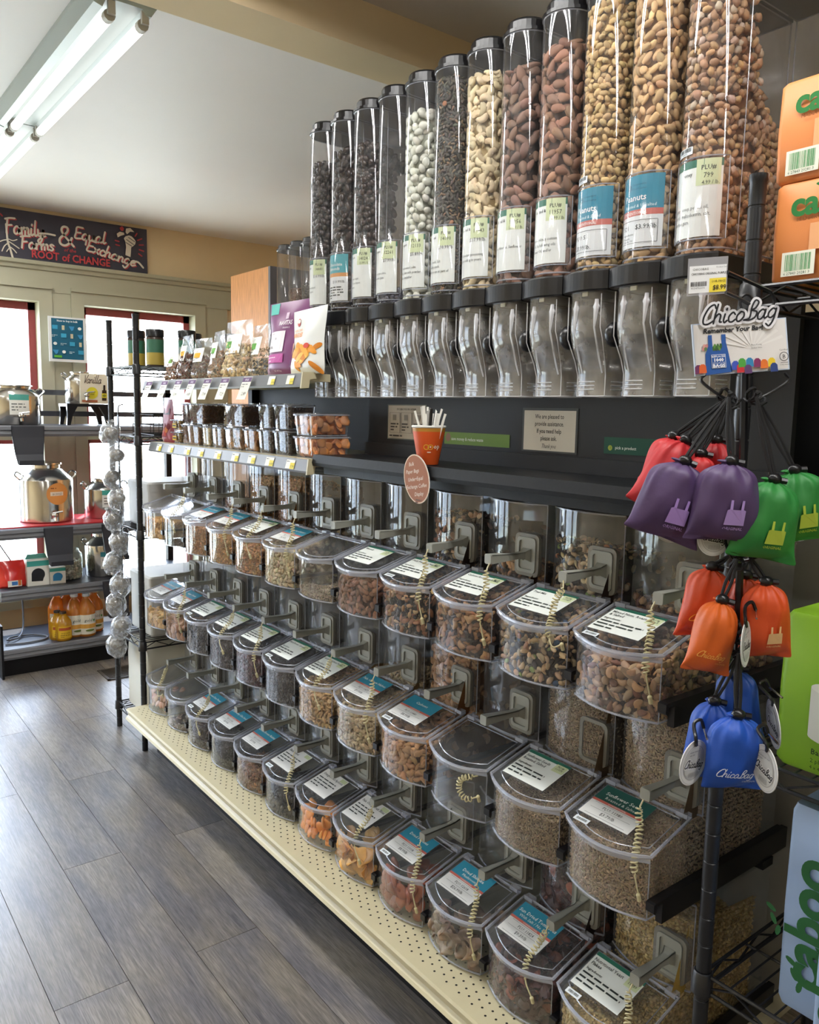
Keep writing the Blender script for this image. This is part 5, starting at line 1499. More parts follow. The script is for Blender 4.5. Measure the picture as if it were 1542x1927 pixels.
# pale sacks and cartons on the far rack
def sack(x0, x1, y0, y1, z, h, label, colr='#d8d6c8'):
    t = thing('paper_sack', label, 'sack', ((x0 + x1) / 2, (y0 + y1) / 2, z))
    w_, d_ = (x1 - x0) / 2, (y1 - y0) / 2
    rr = random.Random(int(z * 1000)); rings = []
    for f in (0, .02, .2, .45, .7, .86, .95, 1.0):
        k = 1 if f < .8 else 1 - (f - .8) * 2.2
        o_ = rrect(2 * w_, 2 * d_ * max(.12, k), .02 * max(.12, k), 3)
        rings.append([(a * (1 + .03 * rr.uniform(-1, 1)), b_ * (1 + .05 * rr.uniform(-1, 1)), f * h) for a, b_ in o_])
    q = MB(); q.loft(rings); q.build('sack', mat('sack_' + colr.strip('#'), colr, .7, bump=.3, nscale=14), t)
    return t
sack(1.20, 1.52, 3.40, 3.66, .124, .34, 'folded cream paper sack on the lowest shelf of the far rack')
sack(1.60, 1.90, 3.40, 3.66, .124, .30, 'second cream paper sack behind the folded one on the lowest shelf', '#d0cec4')
def carton(x0, x1, y0, y1, z, h, label, colr='#cfd0cb'):
    t = thing('carton', label, 'box', ((x0 + x1) / 2, (y0 + y1) / 2, z))
    w_, d_ = (x1 - x0) / 2, (y1 - y0) / 2
    m = mat('carton_' + colr.strip('#'), colr, .6)
    q = MB(); q.loft([[(a, b_, zz) for a, b_ in rrect(2 * w_ * s, 2 * d_ * s, .015, 3)] for s, zz in ((.96, 0), (1, .01), (1, h - .03))], True, True, 0, False); q.build('box', m, t)
    q = MB(); q.loft([[(a, b_, zz) for a, b_ in rrect(2 * w_ * s, 2 * d_ * s, .015, 3)] for s, zz in ((1.02, h - .04), (1.02, h - .008), (.98, h))], True, True, 0, False); q.build('lid', m, t)
    q = MB(); q.loft([[(a, -d_ - o2, h * .5 + b_) for a, b_ in rrect(w_ * 1.1, h * .4, .02, 3, .05)] for o2 in (.0, .003)], True, True, 0, False); q.build('oval_label', mat('carton_label', '#b4b0a2', .7), t)
    return t
carton(1.22, 1.58, 3.40, 3.66, .489, .27, 'pale grey carton with oval label on the second rack shelf')
carton(1.62, 1.96, 3.40, 3.66, .489, .25, 'smaller pale carton further along the second rack shelf', '#c6c6c0')
carton(1.22, 1.60, 3.40, 3.66, .974, .20, 'flat pale grey carton on the third shelf of the far rack', '#c4c5c4')
tr = thing('letter_tray', 'black wire mesh tray on the fourth shelf of the far rack', 'tray', (1.45, 3.53, 1.374))
q = MB()
for k in range(14): q.tube([(-.2, -.13 + k * .02, .004), (.2, -.13 + k * .02, .004)], .0018, 4)
for z in (.004, .045, .09):
    q.tube([(-.2, -.13, z), (.2, -.13, z), (.2, .13, z), (-.2, .13, z)], .003, 5, closed=True)
for k in range(11):
    for y in (-.13, .13): q.tube([(-.2 + k * .04, y, .004), (-.2 + k * .04, y, .09)], .0018, 4)
q.build('mesh', M_wire, tr)
# clip strip of wrapped sieves on the far rack
cs_ = thing('clip_strip', 'hanging strip of clear wrapped metal balls on the far rack post', 'clip strip', (1.155, 3.57, .36))
q = MB(); q.box(-.002, .002, -.008, .008, 0, 1.10); q.tube([(0, 0, 1.10), (0, -.01, 1.14), (.012, -.03, 1.145)], .003, 6); q.build('strip', M_blackpl, cs_)
rr = random.Random(4)
for k in range(11):
    z = 1.02 - k * .095; y = (-1) ** k * .022; x = -.025 + .008 * (k % 2)
    tea = thing('wrapped_sieve', 'wrapped metal sieve ball hanging on the strip, %s from the top' % ('first', 'second', 'third', 'fourth', 'fifth', 'sixth', 'seventh', 'eighth', 'ninth', 'tenth', 'eleventh')[k], 'sieve', (1.155 + x, 3.57 + y, .36 + z), (rr.uniform(-.4, .4), rr.uniform(-.3, .3), rr.uniform(0, 6)), 'wrapped sieve balls on the clip strip')
    b_ = MB(); b_.ball((0, 0, 0), .033, 12, 8, sc=(1, 1, .82)); b_.tube([(0, 0, -.028), (.012, 0, -.05), (0, 0, -.058)], .0015, 4); b_.build('mesh_ball', mat('dull_steel', '#6e675c', .3, metal=.9, noise=.3, nscale=160), tea)
    b_ = MB(); b_.loft([[(.042 * s * math.cos(a) * (1 + .12 * math.sin(3 * a + k)), .042 * s * math.sin(a), z_) for a in [2 * PI * i / 12 for i in range(12)]] for s, z_ in ((.5, -.062), (1.05, -.03), (1.08, 0), (.95, .025), (.4, .045), (.55, .055))], True, False, 0); b_.build('wrapper', clear('crinkled_film', (.9, .91, .93), haze=.22, rough=.12, gloss=1.0, dust=.3, dscale=70), tea)

# ================================================================ window shelving at the back wall
WY = 4.70
ws = thing('window_shelving', 'black open shelving in front of the back windows carrying steel urns', 'shelving', (1.4, 4.95, 0))
def wl(mb, name, mats, parent=None):
    o = mb.build(name, mats, parent or ws)
    if parent is None: o.location = (-1.4, -4.95, 0)
    return o
M_shelfg = mat('grey_black_enamel', '#3a3c42', .38)
M_lipg = mat('shelf_lip_grey', '#6d6f74', .35)
XA, XB_ = .87, 2.02
for z in (1.383, .825, .488, .160):
    s = MB(); s.box(XA, XB_, WY + .005, 5.16, z - .02, z)
    s.prism([(WY + .004, z), (WY - .006, z - .006), (WY - .008, z - .022), (WY + .002, z - .028), (WY - .004, z - .044), (WY + .004, z - .058), (WY + .02, z - .058), (WY + .02, z - .02)], XA, XB_, 'x', 1)
    wl(s, 'shelf', [M_shelfg, M_lipg])
s = MB(); s.box(XA - .012, XA, WY - .006, 5.16, 0, .30); wl(s, 'end_panel', M_black)
for x in (XA + .012, 1.98):
    s = MB(); s.box(x - .018, x + .018, 5.12, 5.165, 0, 1.62); wl(s, 'upright', M_black)
for z in (1.585, 1.46):
    s = MB(); s.box(XA, XB_, 5.12, 5.14, z - .03, z); wl(s, 'back_rail', M_shelfg)
s = MB(); s.box(XA, XB_, WY + .05, WY + .07, 0, .10); wl(s, 'kick_plate', M_black)
rm = MB(); rm.prism(rrect(.62, .40, .03, 4, 1.18, 4.93), .8255, .832, 'z')
tag(rm.build('shelf_mat', mat('red_mat', '#c8343a', .45)), 'bright red mat on the middle window shelf under two steel urns', 'mat')

def urn(x, y, z, r, h, label, spout=True, wide=.55, grp='steel urns on the window shelves'):
    t = thing('steel_urn', label, 'urn', (x, y, z), group=grp)
    q = MB(); sh = h * .70
    q.lathe([(r * .96, 0), (r, .006), (r, sh), (r * .985, sh + .006), (r * wide * 1.15, h * .88), (r * wide, h * .90), (r * wide, h * .95), (r * wide * 1.1, h * .955)], 36, caps=True); q.build('body', M_steel, t)
    q = MB(); q.lathe([(r * wide * 1.08, h * .955), (r * wide * 1.12, h * .96), (r * wide * 1.1, h * .985), (r * wide * .6, h)], 28); q.build('lid', M_steel, t)
    for s in (-1, 1):
        q = MB(); q.tube(spline([(s * r * .98, -.015, sh + .004), (s * (r + .02), -.012, sh + .03), (s * (r + .005), .012, sh + .045), (s * r * .86, .015, sh + .03)], 5), .005, 6); q.build('handle', M_steel, t)
    if spout:
        q = MB(); q.tube([(0, -r + .002, .05), (0, -r - .03, .05)], .011, 10); q.ball((0, -r - .038, .05), .016, 10, 7); q.tube([(0, -r - .038, .05), (0, -r - .046, .02)], .008, 8)
        q.tube([(-.012, -r - .04, .062), (.04, -r - .045, .07)], .005, 6); q.build('tap', M_steel, t)
    return t
def on_urn(t, r, z0, z1, w_, col, head=None):
    fn = lambda u, v, L: ((r + .001 + L) * math.sin(u / r), -(r + .001 + L) * math.cos(u / r), v)
    c = Card(fn, .0005); c.rect(-w_ / 2, z0, w_, z1 - z0, col, 8)
    if head: c.rect(-w_ / 2, z0 + (z1 - z0) * .72, w_, (z1 - z0) * .28, head, 8)
    c.lines(-w_ * .4, z0 + (z1 - z0) * .5, w_ * .8, 3, .016, .010, '#555a58', 3)
    return c.build('label', t)
t = urn(1.02, 4.92, 1.385, .135, .22, 'low wide steel urn with white label on the top window shelf', wide=.66); on_urn(t, .135, .055, .165, .10, '#dcdcd6', '#4f9a90')
t = urn(1.172, 4.93, .8325, .145, .34, 'large steel urn with orange round sticker on the red mat'); 
fn = lambda u, v, L: ((.1462 + L) * math.sin(u / .146), -(.146 + L) * math.cos(u / .146), v)
c = Card(fn, .0006); c.oval(.03, .165, .062, .062, '#d9924e', 30); c.rect(-.012, .155, .072, .022, '#e8d8c4', 4); c.text('$0.39/OZ', .024, .159, .016, '#4a3a2c', align='c', cond=.8); c.lines(-.01, .195, .075, 1, 1, .010, '#8a4f26', 3); c.build('sticker', t)
t = urn(1.50, 4.93, .8325, .115, .24, 'smaller steel urn with teal label at the right end of the red mat'); on_urn(t, .115, .07, .17, .09, '#dfe2de', '#49a79a')
t = urn(1.475, 4.90, .489, .105, .26, 'steel urn with narrow neck on the third window shelf', wide=.5); on_urn(t, .105, .05, .15, .09, '#dfdfda', '#3f8f98')
st = thing('urn_stand', 'black four legged stand under the small vanilla urn', 'stand', (1.40, 4.93, 1.384))
q = MB(); q.box(-.12, .12, -.09, .09, .105, .122); q.build('top', M_blackpl, st)
for sx_ in (-1, 1):
    for sy_ in (-1, 1):
        q = MB(); q.loft([[(sx_ * (.10 + a) + u, sy_ * .075 + v, z) for u, v in ((-.012 * k, -.012), (.012 * k, -.012), (.012 * k, .012), (-.012 * k, .012))] for z, a, k in ((0, .012, .8), (.06, .002, 1.2), (.105, -.01, 2.4))], True, True, 0, False); q.build('leg', M_blackpl, st)
t = urn(1.385, 4.94, 1.5065, .085, .185, 'small steel urn on the black stand behind the vanilla card', wide=.6)
t = thing('vanilla_card', 'pale vanilla card with yellow circle propped against the small steel urn', 'sign', (1.435, 4.845, 1.507), (.08, 0, .1))
FY = plane_fn((0, 0, 0), (1, 0, 0), (0, 0, 1))
q = MB(); q.box(-.085, .085, 0, .003, 0, .172); q.build('card', mat('cream_card', '#ddd8c4', .6), t)
c = Card(FY, .0005); c.script('Vanilla', -.066, .118, .046, .0035, '#4a3a30', cond=.8); c.rect(.01, .0, .07, .17, '#cfc58a') if False else None
c.oval(-.015, .062, .034, .034, '#d9cf3c', 24); c.text('PUT BOTTLE', -.015, .066, .009, '#4a4420', align='c', cond=.8); c.text('HERE', -.015, .052, .010, '#4a4420', align='c')
c.rect(.042, .02, .026, .06, '#3a2a1c'); c.rect(.049, .08, .012, .03, '#2a1e14'); c.rect(.04, .036, .03, .026, '#d5c63a'); c.oval(.055, .049, .011, .008, '#8a8a2a', 14)
c.rect(-.075, .010, .09, .012, '#b06a4a'); c.build('print', t)
# black chutes hooked on the shelf lips
def chute(px0, px1, z, label):
    xa, xb = onY(px0, 820, WY - .02)[0], onY(px1, 820, WY - .02)[0]
    t = thing('drip_chute', label, 'drip tray', ((xa + xb) / 2, WY - .010, z), group='black drip chutes on the window shelves')
    hw = (xb - xa) / 2
    q = MB()
    q.loft([[(-hw * k, y, zz), (hw * k, y, zz), (hw * k, y - .004, zz), (-hw * k, y - .004, zz)] for k, y, zz in ((1, .005, .004), (1, -.006, .0), (.97, -.010, -.06), (.86, -.022, -.15), (.78, -.045, -.20), (.76, -.06, -.205), (.76, -.066, -.18))], True, True, 0, False)
    for s in (-1, 1):
        q.loft([[(s * hw * k, y, zz), (s * hw * k, y + .012, zz), (s * (hw * k - .004), y + .012, zz), (s * (hw * k - .004), y, zz)] for k, y, zz in ((1, -.010, 0), (.97, -.014, -.06), (.86, -.026, -.15), (.78, -.05, -.20))], True, True, 0, False)
    q.build('chute', mat('matte_black_plastic', '#2a2c33', .55), t)
    return t
chute(22, 84, 1.380, 'black chute hooked under the low wide urn on the top window shelf')
chute(76, 132, .820, 'black chute hooked below the large urn with orange sticker')
chute(187, 238, .820, 'black chute hooked below the smaller urn at the right of the red mat')
chute(186, 236, .484, 'black chute hooked on the third window shelf below the narrow neck urn')
# jar, boxes, bag, bottles, cable on lower shelves
t = thing('glass_jar', 'wide clear glass jar of pale nuggets on the third window shelf', 'jar', (1.262, 4.88, .489))
q = MB(); q.lathe([(.07, 0), (.082, .008), (.084, .03), (.084, .13), (.078, .15), (.066, .16), (.066, .172), (.070, .175)], 28, caps=False); q.lathe([(.07, 0), (.02, .001)], 28, caps=False); q.build('glass', clear('jar_glass', (.90, .95, .95), haze=.08, rough=.03), t)
P = np.array([[.074 * math.cos(a) * f, .074 * math.sin(a) * f, z] for z in np.arange(.012, .11, .018) for f in (.95, .55) for a in np.arange(0, 6.28, .30 / f) + z * 50]); N = P / np.linalg.norm(P, axis=1, keepdims=True)
V, F, C = scatter(P, N, one('chunk', '#b9ad8c', .15, .72), 5, .8); V[:, :2] *= np.minimum(1, .079 / np.maximum(1e-6, np.hypot(V[:, 0], V[:, 1])))[:, None]; V[:, 2] = np.maximum(V[:, 2], .003)
put('nuggets', np_mesh('nuggets', V, F, C, FM), t)['kind'] = 'stuff'
for k, (x, w_, h_, dm) in enumerate(((1.075, .115, .15, '#1d1f24'), (1.178, .085, .095, '#2f7fb0'))):
    t = thing('bulb_box', ('white box with teal band and black round window', 'smaller white box with teal band and blue round window')[k] + ' on the third window shelf', 'box', (x, 4.80, .489))
    q = MB(); q.box(-w_ / 2, w_ / 2, -.04, .05, 0, h_); q.build('box', mat('white_carton', '#dcdcd4', .6), t)
    c = Card(plane_fn((0, -.04, 0), (1, 0, 0), (0, 0, 1))); c.rect(-w_ / 2, h_ * .74, w_, h_ * .20, '#3f9a90')
    c.poly([(-.5 * w_ * .62, h_ * .18), (.5 * w_ * .4, h_ * .16)] + [(.5 * w_ * .62 * math.cos(a) + .0, h_ * .42 + h_ * .24 * math.sin(a)) for a in np.linspace(-.7, 2.9, 14)], dm)
    c.build('print', t)
    if k == 0:
        q = MB(); q.prism([(-w_ / 2, h_), (w_ / 2, h_), (w_ * .4, h_ + .025), (-w_ * .4, h_ + .025)], -.005, .0, 'y'); q.build('hang_tab', mat('teal_card', '#5a9f94', .6), t)
t = thing('gift_bag', 'shiny red bag at the left end of the third window shelf', 'bag', (.945, 4.80, .489))
f5 = pillow_fn(.16, .15, .10, 4, .2)
q = MB(); q.grid(lambda u, v: (f5(u, v, -1)[1] * -1, f5(u, v, -1)[0], v * .15), 10, 10); q.grid(lambda u, v: (f5(1 - u, v, 1)[1] * -1, f5(1 - u, v, 1)[0], v * .15), 10, 10); q.build('bag', mat('red_foil', '#c8231c', .22, coat=.5), t)
c = Card(plane_fn((-.03, -.058, .012), (1, 0, 0), (0, .1, 1))); c.rect(0, 0, .07, .034, '#d9d6cc'); c.rect(.02, .008, .03, .02, '#3a6fb0'); c.rect(.052, .004, .016, .03, '#b8642a'); c.build('label', t)
def amber(name, colr, alpha):
    if name in MATS: return MATS[name]
    m, nt, b = new_mat(name); nt.nodes.remove(b)
    tr = nt.nodes.new('ShaderNodeBsdfTranslucent'); tr.inputs[0].default_value = (*lin(colr), 1)
    df = nt.nodes.new('ShaderNodeBsdfDiffuse'); df.inputs[0].default_value = (*lin(colr), 1)
    gl_ = nt.nodes.new('ShaderNodeBsdfGlossy'); gl_.inputs['Roughness'].default_value = .08
    m1 = nt.nodes.new('ShaderNodeMixShader'); m1.inputs[0].default_value = .5; m2 = nt.nodes.new('ShaderNodeMixShader'); m2.inputs[0].default_value = .07
    nt.links.new(tr.outputs[0], m1.inputs[1]); nt.links.new(df.outputs[0], m1.inputs[2]); nt.links.new(m1.outputs[0], m2.inputs[1]); nt.links.new(gl_.outputs[0], m2.inputs[2]); nt.links.new(m2.outputs[0], nt.nodes['Material Output'].inputs[0])
    MATS[name] = m
    return m
def bottle(x, y, r, h, colr, label, small=False):
    t = thing('juice_bottle', label, 'bottle', (x, y, .1605), group='amber bottles on the bottom window shelf' if not small else 'yellow bottles on the bottom window shelf')
    q = MB(); q.lathe([(r * .9, 0), (r, .008), (r, h * .60), (r * .93, h * .68), (r * .45, h * .86), (r * .36, h * .88), (r * .36, h * .93)], 22); q.build('bottle', amber('amber_' + colr.strip('#'), colr, .5), t)
    q = MB(); q.lathe([(r * .42, h * .93), (r * .42, h), (r * .36, h)], 16); q.build('cap', mat('bottle_cap_dark', '#3a2f22', .4) if small else M_white, t)
    fn = lambda u, v, L: ((r + .0008 + L) * math.sin(u / r), -(r + .0008 + L) * math.cos(u / r), v)
    c = Card(fn, .0005)
    if small: c.rect(-r * .9, h * .10, r * 1.8, h * .42, '#d9b02c', 8); c.rect(-r * .8, h * .38, r * 1.6, h * .10, '#a8502c', 8); c.text('APPLE CIDER', 0, h * .26, r * .24, '#4a3416', align='c', cond=.8); c.lines(-r * .6, h * .2, r * 1.2, 2, h * .06, .006, '#6a4f1c', 2)
    else: c.rect(-r * 1.1, h * .06, r * 2.2, h * .46, '#e0dccb', 8); c.rect(-r * 1.1, h * .20, r * 2.2, h * .10, '#d9a24a', 8); c.text('gold', -r * .5, h * .36, r * .5, '#4a5a50', shear=.2); c.oval(r * .6, h * .38, r * .14, r * .14, '#5a9a4a', 12); c.oval(r * .1, h * .15, r * .5, r * .14, '#6a7a3a', 14)
    c.build('label', t)
for k, (px, y, lb) in enumerate(((163, 4.78, 'front right with cream label'), (141, 4.80, 'in front, beside the yellow ones'), (178, 4.86, 'at the right, behind the front pair'), (126, 4.90, 'behind the yellow ones'), (108, 4.90, 'at the left end of the back group'), (146, 4.95, 'at the back centre'), (161, 4.96, 'at the back right'))):
    x = onY(px, 1170, y)[0]; bottle(x, y, .049, .25, '#ea9a40', 'amber juice bottle on the bottom window shelf, %s' % lb)
for k, (px, y, lb) in enumerate(((119, 4.75, 'in front of the amber ones'), (108, 4.79, 'half hidden behind the front one'))):
    x = onY(px, 1170, y)[0]; bottle(x, y, .044, .165, '#d9a428', 'short yellow bottle with dark cap, %s' % lb, True)
cb = MB(); cb.tube(spline([(.90, 4.80, .166), (1.0, 4.78, .166), (1.10, 4.80, .166), (1.13, 4.86, .166), (1.06, 4.93, .168), (.96, 4.92, .172), (.92, 4.85, .176), (.99, 4.90, .172), (1.04, 5.02, .20), (1.06, 5.11, .34), (1.05, 5.13, .46)], 8), .005, 6)
tag(cb.build('power_cable', mat('grey_cable', '#6a6c72', .5)), 'grey power cable coiled on the bottom window shelf', 'cable')
cb = MB(); cb.tube(spline([(.90, 5.15, .80), (.93, 5.0, .70), (.99, 4.95, .58), (1.02, 4.95, .495)], 8), .004, 6)
tag(cb.build('power_cable', mat('black_cable', '#1c1c20', .5)), 'thin black cable hanging above the bulb boxes', 'cable')
# floor vent
va, vb = onZ(165, 1238, 0), onZ(222, 1253, 0)
t = thing('floor_vent', 'dark metal floor vent grille beside the window shelving', 'vent', (1.50, 4.46, 0))
q = MB(); q.prism([(-.17, -.09), (.17, -.09), (.17, .09), (-.17, .09)], .0005, .003, 'z'); q.build('tray', mat('vent_dark', '#2c2a28', .6), t)
q = MB(); q.box(-.18, .18, -.10, -.085, .001, .006); q.box(-.18, .18, .085, .10, .001, .006); q.box(-.18, -.165, -.10, .10, .001, .006); q.box(.165, .18, -.10, .10, .001, .006); q.build('frame', mat('vent_frame', '#4a443c', .5), t)
for k in range(11):
    q = MB(); q.box(-.165, .165, -.079 + k * .0155, -.073 + k * .0155, .003, .006); q.build('slat', mat('vent_frame', '#4a443c', .5), t)
# poster
xa, zt = onY(90, 594, 5.20)[0], onY(90, 594, 5.20)[2]; xb, zb = onY(164, 683, 5.20)[0], onY(164, 683, 5.20)[2]
W, Hh = xb - xa, zt - zb
t = thing('bulk_poster', 'blue How to buy in bulk poster in clear sleeve before the window casing', 'poster', (xa, 5.20, zb))
q = MB(); q.box(0, W, 0, .004, 0, Hh); q.box(W * .3, W * .4, .004, .066, Hh * .55, Hh * .62); q.build('sleeve', mat('poster_white', '#dfe2e2', .4), t)
c = Card(FY, .0005); c.rect(W * .08, Hh * .06, W * .84, Hh * .90, '#1f5f7a'); c.text('How to buy in bulk', W / 2, Hh * .89, Hh * .06, '#e8f0f2', bold=.02, align='c', cond=.95)
rr = random.Random(9)
for q in range(16):
    x, y = W * (.16 + .22 * (q % 4)), Hh * (.76 - .18 * (q // 4))
    kk = q % 5
    if kk == 0: c.rect(x - W * .06, y - Hh * .04, W * .14, Hh * .09, '#3a9ac0')
    elif kk == 1: c.rect(x - W * .03, y - Hh * .05, W * .07, Hh * .10, '#c9c2a2')
    elif kk == 2: c.poly([(x - W * .07, y + Hh * .04), (x + W * .08, y + Hh * .04), (x + W * .05, y - Hh * .04), (x, y - Hh * .06)], '#3f8fc0')
    elif kk == 3: c.oval(x, y, W * .05, Hh * .035, '#dfe6e2', 12)
    else: c.lines(x - W * .08, y, W * .18, 2, Hh * .03, Hh * .02, '#cfe0e4', q)
c.rect(W * .12, Hh * .09, W * .2, Hh * .05, '#5fae3c'); c.build('print', t)

# ================================================================ banner over the windows
YBN = YB - .022
bx0, bx1 = .40, onY(277, 470, YBN)[0]
zt0, zb0 = onY(140, 411, YBN)[2], onY(140, 500, YBN)[2]
t = thing('wall_banner', 'dark banner with cream script Family Farms and Equal Exchange above the windows', 'sign', (bx0, YBN, zb0))
q = MB(); q.box(0, bx1 - bx0, 0, .02, 0, zt0 - zb0); q.build('board', mat('banner_board', '#3d3b49', .5), t)
def S(cx, cy):
    """from the photograph's banner crop to banner metres"""
    p = onY(cx / 5.14, 360 + cy / 5.14, YBN)
    return float(p[0] - bx0), float(p[2] - zb0)
CREAM, BRED = '#ded6c6', '#b8444a'
c = Card(FY, .0007)
def scr(s, cx, cy, cap, wd, slant, cond, rot):
    x, y = S(cx, cy)
    c.script(s, x + .006, y - .005, cap, wd, BRED, slant, rot, cond); c.script(s, x, y, cap, wd, CREAM, slant, rot, cond)
scr('Family', 50, 398, .086, .0105, .05, .90, .02)
scr('Farms', 200, 545, .070, .0105, .05, 1.08, .03)
scr('&', 560, 515, .112, .013, .0, 1.15, -.02)
scr('Equal', 715, 452, .070, .0105, .1, 1.12, -.05)
scr('Exchange', 828, 572, .068, .0105, .1, 1.18, -.20)
x, y = S(612, 582); c.text('of the', x, y, .030, BRED, shear=.3, bold=.02)
x, y = S(300, 638); x2, _ = S(1062, 715)
vs, _f = text2d('ROOT of CHANGE', .025, 1); w0 = max(p[0] for p in vs)
c.text('ROOT of CHANGE', x, y, .062, '#c2474c', bold=.025, cond=(x2 - x) / (w0 * .062), res=2)
for pts, wd in (([(55, 320), (70, 480), (95, 560), (120, 645)], .011), ([(75, 470), (30, 475), (-10, 490)], .006), ([(80, 500), (40, 530), (15, 580)], .006), ([(85, 490), (130, 520), (180, 555)], .006), ([(80, 465), (120, 480), (160, 470)], .005), ([(95, 540), (70, 570), (60, 585)], .005), ([(100, 545), (130, 570), (155, 600)], .006)):
    c.stroke([S(*p) for p in pts], wd, CREAM)
c.stroke([S(*p) for p in ((1280, 680), (1330, 690), (1378, 742))], .012, CREAM)
c.stroke([S(*p) for p in ((380, 412), (450, 415), (525, 430))], .011, CREAM)
c.poly([S(*p) for p in ((1205, 490), (1190, 460), (1205, 440), (1240, 430), (1265, 440), (1290, 465), (1305, 490), (1300, 515), (1280, 535), (1262, 545), (1255, 640), (1205, 620), (1212, 540))], CREAM)
for a in ((1215, 470, 1285, 520), (1235, 450, 1295, 492), (1210, 500, 1265, 535)): c.stroke([S(a[0], a[1]), S(a[2], a[3])], .004, '#3d3b49')
for pts in (((1130, 450), (1120, 415), (1150, 395), (1190, 405), (1195, 425), (1160, 435)), ((1205, 400), (1210, 365), (1250, 360), (1290, 400), (1250, 395), (1220, 420))): c.poly([S(*p) for p in pts], CREAM)
c.poly([S(*p) for p in ((1145, 360), (1170, 340), (1190, 365), (1180, 390), (1160, 385))], BRED)
for a in ((1105, 480, 1140, 490), (1110, 520, 1145, 530), (1320, 480, 1360, 465), (1335, 525, 1375, 525), (1335, 570, 1378, 585), (1330, 610, 1360, 632), (1295, 440, 1312, 415), (-5, 225, 12, 245)): c.stroke([S(a[0], a[1]), S(a[2], a[3])], .008, BRED)
c.build('lettering', t)

# ================================================================ wood cabinet by the right wall
t = thing('wood_cabinet', 'orange wood cabinet with dark end panel standing behind the snack shelves', 'cabinet', (2.02, 3.82, 0))
q = MB(); q.box(0, .018, 0, .44, .1, 2.225); q.box(.018, .46, .02, .44, 0, 2.22); q.build('side_panel', M_wood, t)
q = MB(); q.box(.0, .48, -.02, 0, 0, 2.225); q.build('end_panel', mat('dark_grey_panel', '#6c6a6e', .5), t)

# ================================================================ near rack: packs and pouches
def soft_block(x0, x1, y0, y1, z0, z1, r=.022):
    q = MB(); rings = []
    for f, k in ((0, .965), (.035, .998), (.5, 1.008), (.965, .998), (1, .965)):
        rings.append([(a, b_, z0 + (z1 - z0) * f) for a, b_ in rrect((x1 - x0) * k, (y1 - y0) * k, r, 3, (x0 + x1) / 2, (y0 + y1) / 2)])
    q.loft(rings); return q
def caboo(c, x, y, s, col, rot=0.0):
    c.text('caboo', x, y, s, col, bold=.035, rot=rot, res=5)
    ca, sa = math.cos(rot), math.sin(rot)
    for dx, dy, a in ((1.02, .92, .5), (1.22, .98, 1.1), (.84, .82, -.2)):
        c.oval(x + (dx * ca - dy * sa) * s, y + (dx * sa + dy * ca) * s, s * .11, s * .05, col, 10, a + rot)
XC = 1.215
for k, (pt, pb, pxl) in enumerate(((365, 541, 1457), (168, 362, 1463))):
    yf = mX(pxl, pb, XC)[0]
    z0 = 1.7035 + k * .148; z1 = z0 + .146
    t = thing('paper_pack', 'orange paper pack with green lettering on the near rack, %s of two' % ('lower', 'upper')[k], 'pack', (XC, yf - .13, z0), (0, 0, -.02 * k), 'orange paper packs on the near rack')
    soft_block(0, .22, -.13, .138, 0, z1 - z0, .009).build('pack', mat('orange_wrap', '#e08a4a', .45, bump=.15, nscale=18), t)
    fn = plane_fn((-.0035, .134, 0), (0, -1, 0), (0, 0, 1)); c = Card(fn); hh = z1 - z0
    caboo(c, .024, hh * .66, .048, '#2f7a3c'); c.text('MADE FROM SUSTAINABLE', .034, hh * .60, .0075, '#8a4a20')
    c.rect(.055, hh * .30, .18, hh * .26, '#e6a877'); c.text('COMMITTED TO', .082, hh * .50, .005, '#5a4030'); c.text('caboo', .09, hh * .455, .012, '#2f6a34', bold=.03); c.text('Planet-Friendly', .082, hh * .405, .0105, '#2f4a2c', bold=.02, shear=.15)
    c.text('8 TREE-FREE', .084, hh * .365, .008, '#2f4a2c', bold=.02); c.text('1 TREE PLANTED', .082, hh * .325, .008, '#2f4a2c', bold=.02)
    c.rect(.016, hh * .06, .050, hh * .24, '#e4e4d4'); c.barcode(.021, hh * .11, .040, hh * .165, '#2f8a4c', k); c.text('6 27843 20281 3', .020, hh * .072, .0058, '#3a5a40')
    c.build('print', t)
yf = mX(1463, 1440, XC)[0]
t = thing('tissue_pack', 'lime green bamboo tissue pack on the middle shelf of the near rack', 'pack', (XC, yf - .17, .9585))
soft_block(0, .26, -.17, .178, 0, .245, .014).build('pack', mat('lime_wrap', '#86b52c', .4, bump=.2, nscale=14), t)
c = Card(plane_fn((-.0045, .17, 0), (0, -1, 0), (0, 0, 1)))
c.rect(.045, .062, .12, .075, '#d2d4cc'); c.oval(.105, .138, .06, .012, '#dfe0d8'); c.oval(.105, .138, .018, .0035, '#8a9a6a'); c.oval(.105, .062, .06, .012, '#d2d4cc')
c.text('Bamboo Bath Tissue', .052, .034, .0125, '#26401c', bold=.012); c.text('2 ply - 12 double rolls', .052, .021, .0095, '#26401c'); c.text('4 x 4 (each) 300 sheets', .052, .011, .0075, '#26401c'); c.build('print', t)
for k, (px, pt, pb, xc, lb) in enumerate(((1474, 1535, 1835, 1.235, 'standing behind the nearer one'), (1516, 1640, 1935, 1.13, 'nearer one at the frame edge'))):
    yf = mX(px, pb, xc)[0]; z0 = .5485
    t = thing('tissue_pack', 'pale blue tissue pack on the lower near rack, %s' % lb, 'pack', (xc, yf - .12, z0), group='pale blue tissue packs on the lower near rack')
    soft_block(0, .20 if k == 0 else .095, -.12, (.128, .112)[k], 0, .345 - .03 * k, .008).build('pack', mat('blue_wrap', '#93a9c9', .5, bump=.12, nscale=12), t)
    c = Card(plane_fn((-.0035, .12, 0), (0, -1, 0), (0, 0, 1))); caboo(c, .060, .050, .088, '#2a5f34', PI / 2); c.text('R', .048, .285, .010, '#3a5a48'); c.build('print', t)

